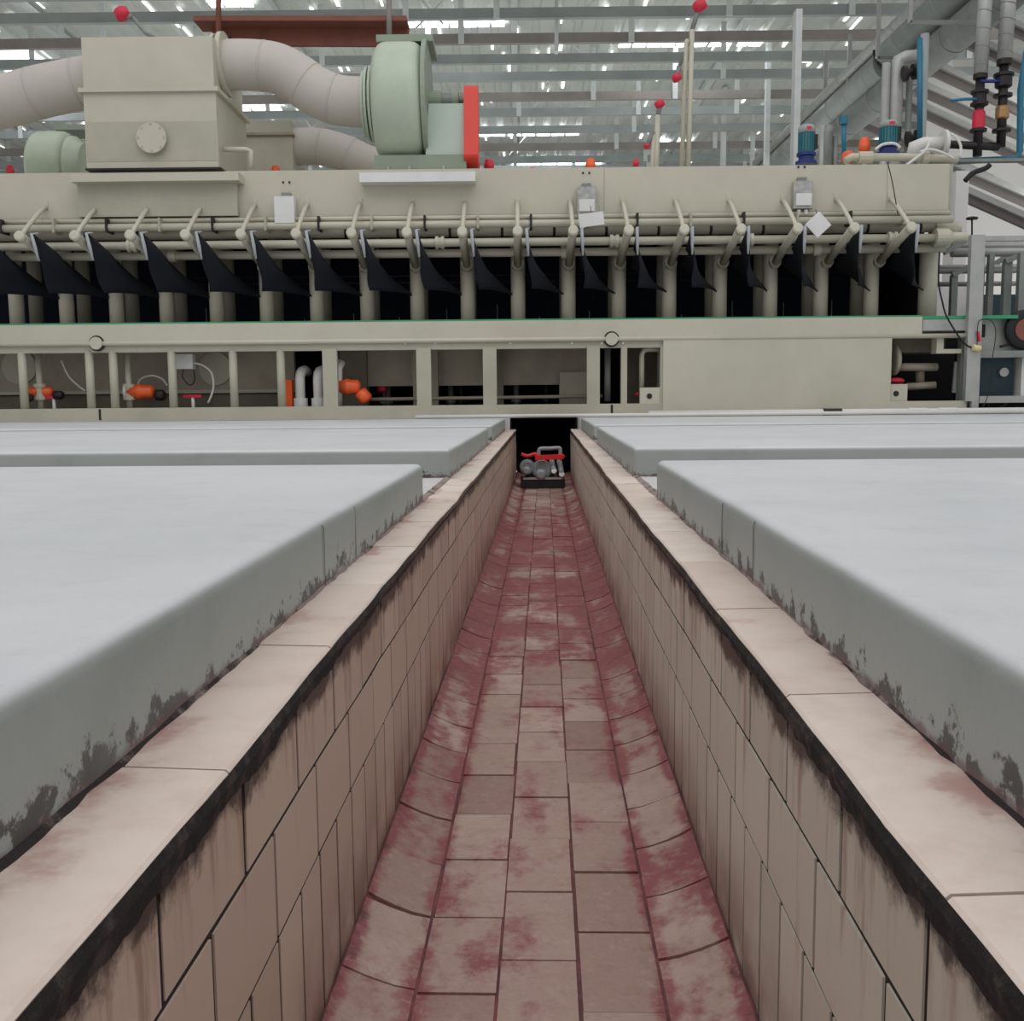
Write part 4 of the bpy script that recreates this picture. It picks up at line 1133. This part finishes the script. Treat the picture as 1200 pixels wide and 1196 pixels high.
# cream pipe run on hood top right with hoses
t = empty('cream_pipe_run', P(1050, 187, 12.3), 'cream pipe with fittings lying along the hood top under the right motor', 'pipe')
MB().tube([P(x, y, 12.3) for x, y in ((990, 189), (998, 184), (1060, 184), (1110, 186), (1122, 188))], .045, 12).build('pipe', 'beige', t)
for px in (1010, 1018, 1084): MB().lathe([(-.04, .04), (-.04, .07), (.04, .07), (.04, .04)], P(px, 184.5, 12.3), (1, 0, 0), 12, False).build('fitting', 'beige', t)
t = empty('white_flanged_pipe', P(1090, 168, 13), 'short white pipe with a wide round flange left of the black pipe', 'pipe')
MB().tube([P(x, y, 13) for x, y in ((1070, 185), (1072, 172), (1082, 169), (1106, 168))], .085, 16).build('pipe', 'pvc', t)
MB().lathe([(0, .1), (0, .16), (.04, .16), (.04, .1)], P(1104, 168, 13), (1, 0, 0), 24, False).build('flange', 'pvc', t)
for pts, lb in (([(1060, 195), (1075, 184), (1085, 175), (1090, 165)], 'thin white hose climbing to the white flanged pipe'), ([(1078, 178), (1090, 175), (1105, 179), (1118, 186)], 'thin white hose curving below the white flanged pipe'),
                ([(1026, 175), (1035, 169), (1048, 168), (1055, 173)], 'thin white hose looping around the right blue motor'), ([(1115, 157), (1122, 163), (1126, 172), (1125, 184)], 'thin white hose hanging left of the red filter')):
    tag(MB().tube(smooth([P(x, y, 12.2) for x, y in pts], 5), .016, 8).build('thin_hose', 'pvc'), lb, 'hose')
tag(MB().box(P(1080, 190, 12.6).x, 8.5, 12.5, 12.6, P(1140, 191.5, 12.6).z, P(1140, 188, 12.6).z).build('pipe_rack_rail', 'galv_dk'), 'grey rail carrying the pipes beyond the machine end', 'rail')
tag(MB().tube(smooth([P(x, y, 12.4) for x, y in ((1131, 212), (1140, 203), (1155, 197), (1160, 193))], 5), .03, 8).build('black_hose', 'black'), 'short black hose curling under the grey rail', 'hose')

# loose cables on the hood and machine end
for (pts, Y, r, m, lb) in (([(1040, 190), (1046, 215), (1052, 250)], 11.57, .006, 'dark', 'thin dark cable running down the hood near the right arm'),
                           ([(1101, 295), (1100, 330), (1104, 352), (1110, 372), (1128, 400), (1140, 408)], 11.25, .01, 'black', 'black cable sagging from the pipe ends to the yellow plug')):
    tag(MB().tube(smooth([P(x, y, Y) for x, y in pts], 5), r, 6).build('loose_cable', m), lb, 'cable')

# ------------------------------------------------------------------ right-hand frame and machinery
YQ = 11.25
t = empty('steel_frame', (P(1170, 480, YQ).x, YQ, .122), 'grey square-tube frame standing at the right end of the machine', 'frame')
def fb(x0, y0_, x1_, y1_, Y, d=.08, m='galv'):
    a = P(x0, y0_, Y); b = P(x1_, y1_, Y)
    mb = MB().box(a.x, b.x, Y, Y+d, min(a.z, b.z), max(a.z, b.z)); mb.bevel(.004); return mb.build('frame_bar', m, t)
o = fb(1139, 275, 1147, 470, YQ)
a = P(1143, 440, YQ)
MB().box(P(1139, 470, YQ).x, P(1147, 470, YQ).x, YQ+.001, YQ+.079, .122, .3).build('frame_foot', 'galv', t)
fb(1148, 276.5, 1260, 281, YQ+.004, m='galv')
fb(1148, 464, 1260, 471, YQ+.004, m='galv')
fb(1147, 411, 1260, 418, YQ+.1, m='galv_dk')
for (x0, x1_, yt, Y) in ((1160, 1166, 298, 12.6), (1178, 1187, 305, 12.4), (1150, 1155, 300, 13.5), (1116, 1123, 322, 12.8), (1196, 1204, 296, 12.2)):
    b = P(x1_, yt, Y); a = P(x0, yt, Y)
    MB().box(a.x, b.x, Y, Y+.08, .122, a.z).build('frame_upright', 'galv_dk', t)
for (xa, ya, xb, yb, Y) in ((1116, 322, 1150, 306, 12.8), (1178, 306, 1215, 292, 12.4), (1106, 296, 1140, 277, 12.0), (1150, 320, 1180, 300, 13.5)):
    MB().bar(P(xa, ya, Y), P(xb, yb, Y), .06, .06).build('frame_brace', 'galv_dk', t)
hd = MB().tube([P(1139, 275, YQ+.1), P(1139, 257, YQ+.1)], .01, 8).build('valve_spindle', 'dark', t)
MB().lathe([(0, .03), (.0, .06), (.02, .06), (.03, .02)], P(1139, 257, YQ+.1), (0, 0, 1), 18).build('hand_wheel', 'dark', t)
for (y, r, Y, lb) in ((289, .05, 12.9, 'upper of the bright horizontal pipes behind the right frame'), (296, .055, 12.7, 'second of the bright horizontal pipes behind the right frame'),
                  (314, .04, 13.4, 'third horizontal pipe behind the right frame'), (318, .03, 12.9, 'fourth horizontal pipe behind the right frame'), (333, .03, 13.2, 'lowest horizontal pipe behind the right frame')):
    a = P(1115 if y < 310 else 1096, y, Y); MBt = MB().tube([a, (8.6, Y, a.z)], r, 12)
    tag(MBt.build('horizontal_pipe', 'galv'), lb, 'pipe')
tag(MB().box(P(1150, 355, 15).x, P(1240, 355, 15).x, 15, 15.2, .122, P(1170, 345, 15).z).build('low_cabinet', 'teal_dk'), 'dark teal cabinet behind the uprights of the right frame', 'cabinet')
tag(MB().box(P(1092, 355, 15.5).x, P(1145, 355, 15.5).x, 15.5, 15.7, .122, P(1110, 335, 15.5).z).build('low_cabinet', 'wallw'), 'pale cabinet in the gap just right of the machine end', 'cabinet')
# drive unit: grey panel, belt wheel, dark motor
t = empty('drive_unit', (P(1170, 480, YQ+.3).x, YQ+.3, .122), 'drive unit with a grey panel, belt wheel and dark teal gearbox at lower right', 'machine')
a = P(1148, 374, YQ+.25); b = P(1190, 412, YQ+.25)
mb = MB().box(a.x, P(1260, 440, YQ).x, YQ+.25, YQ+.35, b.z, a.z); mb.bevel(.006); mb.build('side_plate', 'galv', t)
a = P(1152, 380, YQ+.24); mb = MB().box(P(1151.5, 388, YQ+.24).x, P(1154.5, 388, YQ+.24).x, YQ+.235, YQ+.25, P(1153, 395, YQ+.24).z, P(1153, 380, YQ+.24).z); mb.build('slot', 'black', t)
mb = MB().lathe([(0, .13), (0, .2), (.02, .22), (.06, .22), (.08, .2), (.08, .13)], P(1203, 386, YQ+.12), (0, 1, 0), 30); mb.build('belt_wheel', 'black', t)
MB().lathe([(0, .12), (.03, .12)], P(1203, 386, YQ+.11), (0, 1, 0), 24, False).build('wheel_hub', 'rust', t)
MB().bar(P(1188, 380, YQ+.16), P(1182, 404, YQ+.16), .03, .03).build('belt', 'black', t)
MB().bar(P(1182, 404, YQ+.16), P(1172, 406, YQ+.16), .03, .03).build('belt', 'black', t)
a = P(1148, 417, YQ+.3); b = P(1186, 464, YQ+.3)
mb = MB().box(a.x, b.x, YQ+.3, YQ+.6, b.z, a.z); mb.bevel(.03, 3); mb.build('gearbox', 'teal_dk', t)
MB().lathe([(0, .02), (0, .05), (.05, .05)], P(1177, 436, YQ+.26), (0, 1, 0), 20, False).build('shaft_end', 'galv', t)
MB().box(P(1197, 440, YQ+.2).x, P(1240, 440, YQ+.2).x, YQ+.2, YQ+.4, P(1200, 464, YQ+.2).z, P(1200, 419, YQ+.2).z).build('side_box', 'wall', t)
MB().box(P(1143, 440, YQ+.2).x, P(1260, 440, YQ+.2).x, YQ+.7, YQ+.75, .122, P(1200, 412, YQ+.7).z).build('dark_back', 'void', t)
t = tag(MB().lathe([(0, .025), (0, .035), (.08, .035), (.09, .02)], P(1140, 407, YQ-.03), (1, 0, -.2), 14).build('yellow_plug', paint('plug_cream', (232, 214, 160), .4)), 'cream yellow plug hanging on the post at the machine end', 'plug')
tag(MB().bar(P(1146, 388, YQ-.02), P(1148, 400, YQ-.02), .03, .02).build('red_tag', 'pink'), 'small red tag hanging beside the yellow plug', 'tag')
tag(MB().tube(smooth([P(x, y, YQ-.03) for x, y in ((1145, 405), (1146, 380), (1152, 374), (1162, 376), (1167, 390), (1163, 420), (1160, 455), (1152, 478))], 5), .005, 6).build('loose_cable', 'dark'), 'thin cable looping over the grey drive panel', 'cable')
for j, (pts, lb) in enumerate((([(1146, 484), (1156, 470), (1160, 480), (1175, 482)], 'black cable tangled on the floor under the right frame'), ([(1162, 484), (1174, 478), (1182, 470)], 'second black cable on the floor under the right frame'))):
    tag(MB().tube(smooth([P(x, y-1, YQ+.15) for x, y in pts], 5), .014, 6).build('floor_cable', 'black'), lb, 'cable')

# ------------------------------------------------------------------ pump unit in the trench
Yt = 9.95
c = P(637, 560, Yt)
zf = ZF+.004
t = empty('pump_unit', (c.x, Yt+.15, zf), 'grey twin pump with a red hose on a dark skid at the trench end', 'pump')
s = Yt/F
def X_(px): return P(px, 550, Yt).x
mb = MB().box(X_(610), X_(662), Yt-.02, Yt+.45, zf+.0, zf+.085); mb.bevel(.012); mb.build('skid', 'dark', t)
mb = MB().box(X_(613), X_(659), Yt-.03, Yt-.01, zf+.085, zf+.105); mb.build('skid_rail', 'galv', t)
def zp(py): return P(637, py, Yt).z
# big and small pump volutes facing the viewer
for (px, py, r, nm) in ((635, 551, 12, 'large_volute'), (618, 547.5, 9, 'small_volute')):
    R_ = r*s; cc = Vector((X_(px), Yt+.02, zp(py)))
    MB().lathe([(0, R_*.5), (-.01, R_*.6), (-.01, R_*.86), (.02, R_), (.09, R_), (.12, R_*.85), (.25, R_*.7)], cc, (0, 1, 0), 28).build(nm, 'greypump', t)
    MB().lathe([(0, R_*.3), (.015, R_*.5), (.05, R_*.56), (.09, R_*.5)], cc+Vector((-.01, -.08, -R_*.38)), (0, 1, 0), 20).build('inlet_cap', 'greypump', t)
    MB().tube([cc+Vector((R_*.2, .05, R_*.2)), cc+Vector((R_*.5, .05, R_*.1)), cc+Vector((R_*.6, .05, -R_*.3))], .012, 8).build('dark_slot', 'dark', t)
MB().box(X_(616), X_(650), Yt+.03, Yt+.2, zf+.04, zp(556)).build('pump_feet', 'dark', t)
for (px, py, px2, py2) in ((649, 551, 647, 541), (658, 555, 656, 541)):
    a = Vector((X_(px), Yt-.04, zp(py))); b = Vector((X_(px2), Yt+.12, zp(py2)))
    MB().tube([a, b], .026, 14).build('outlet_tube', 'greypump', t)
    MB().lathe([(0, .024), (.012, .029), (.02, .024)], a-Vector((0, .015, -.0)), (0, 1, -.3), 16).build('white_cap', 'white', t)
    MB().tube([b, (b.x, b.y, zf+.05)], .02, 8).build('outlet_foot', 'dark', t)
MB().tube(smooth([Vector((X_(x), Yt+.0, zp(y))) for x, y in ((611, 531.5), (618, 534), (628, 531.5), (630, 536), (640, 536.5), (650, 535), (658, 533.5), (661, 536))], 4), [.016]*29, 12).build('red_hose', 'pumpred', t)
MB().bar(Vector((X_(627), Yt-.01, zp(536))), Vector((X_(660), Yt-.01, zp(535))), .05, .045).build('red_cover', 'pumpred', t)
MB().tube(smooth([Vector((X_(x), Yt+.1, zp(y))) for x, y in ((632, 538), (632, 528), (636, 526), (645, 526), (654, 525.5), (657, 527), (657, 538))], 4), .019, 12).build('bent_pipe', 'greypump', t)

# ------------------------------------------------------------------ light
w = bpy.data.worlds.new('world'); SC.world = w; w.use_nodes = True
nt = w.node_tree; bg = nt.nodes['Background']
tc = nt.nodes.new('ShaderNodeTexCoord'); sx = nt.nodes.new('ShaderNodeSeparateXYZ'); mr = nt.nodes.new('ShaderNodeMapRange')
nt.links.new(tc.outputs['Generated'], sx.inputs[0]); nt.links.new(sx.outputs[2], mr.inputs['Value'])
mr.inputs['From Min'].default_value = -.1; mr.inputs['From Max'].default_value = .9
mx = nt.nodes.new('ShaderNodeMix'); mx.data_type = 'RGBA'
mx.inputs[6].default_value = (.56, .56, .56, 1); mx.inputs[7].default_value = (.98, .985, 1.0, 1)
nt.links.new(mr.outputs[0], mx.inputs[0]); nt.links.new(mx.outputs[2], bg.inputs[0])
bg.inputs[1].default_value = .85
def area(name, loc, target, size, e, col=(1, 1, 1)):
    l = bpy.data.lights.new(name, 'AREA'); l.energy = e; l.shape = 'RECTANGLE'; l.size = size[0]; l.size_y = size[1]; l.color = col
    o = bpy.data.objects.new(name, l); COL.objects.link(o); o.location = loc
    d = (Vector(target)-Vector(loc)); o.rotation_euler = d.to_track_quat('-Z', 'Y').to_euler()
area('overhead_fill', (0, 5, 9.5), (0, 7, 0), (14, 8), 330, (.97, .98, 1))  # unseen soft lamp added overhead as fill
area('bay_fill', (15, 19, 6), (19, 30, 5), (8, 4), 260)  # unseen lamp added to brighten the white gable wall
area('roof_bounce', (0, 30, 2.9), (0, 31, 12), (30, 20), 850, (.95, 1, .97))  # unseen upward lamp added to lift the roof underside

SC.view_settings.view_transform = 'Standard'
SC.view_settings.look = 'None'
SC.view_settings.exposure = 0
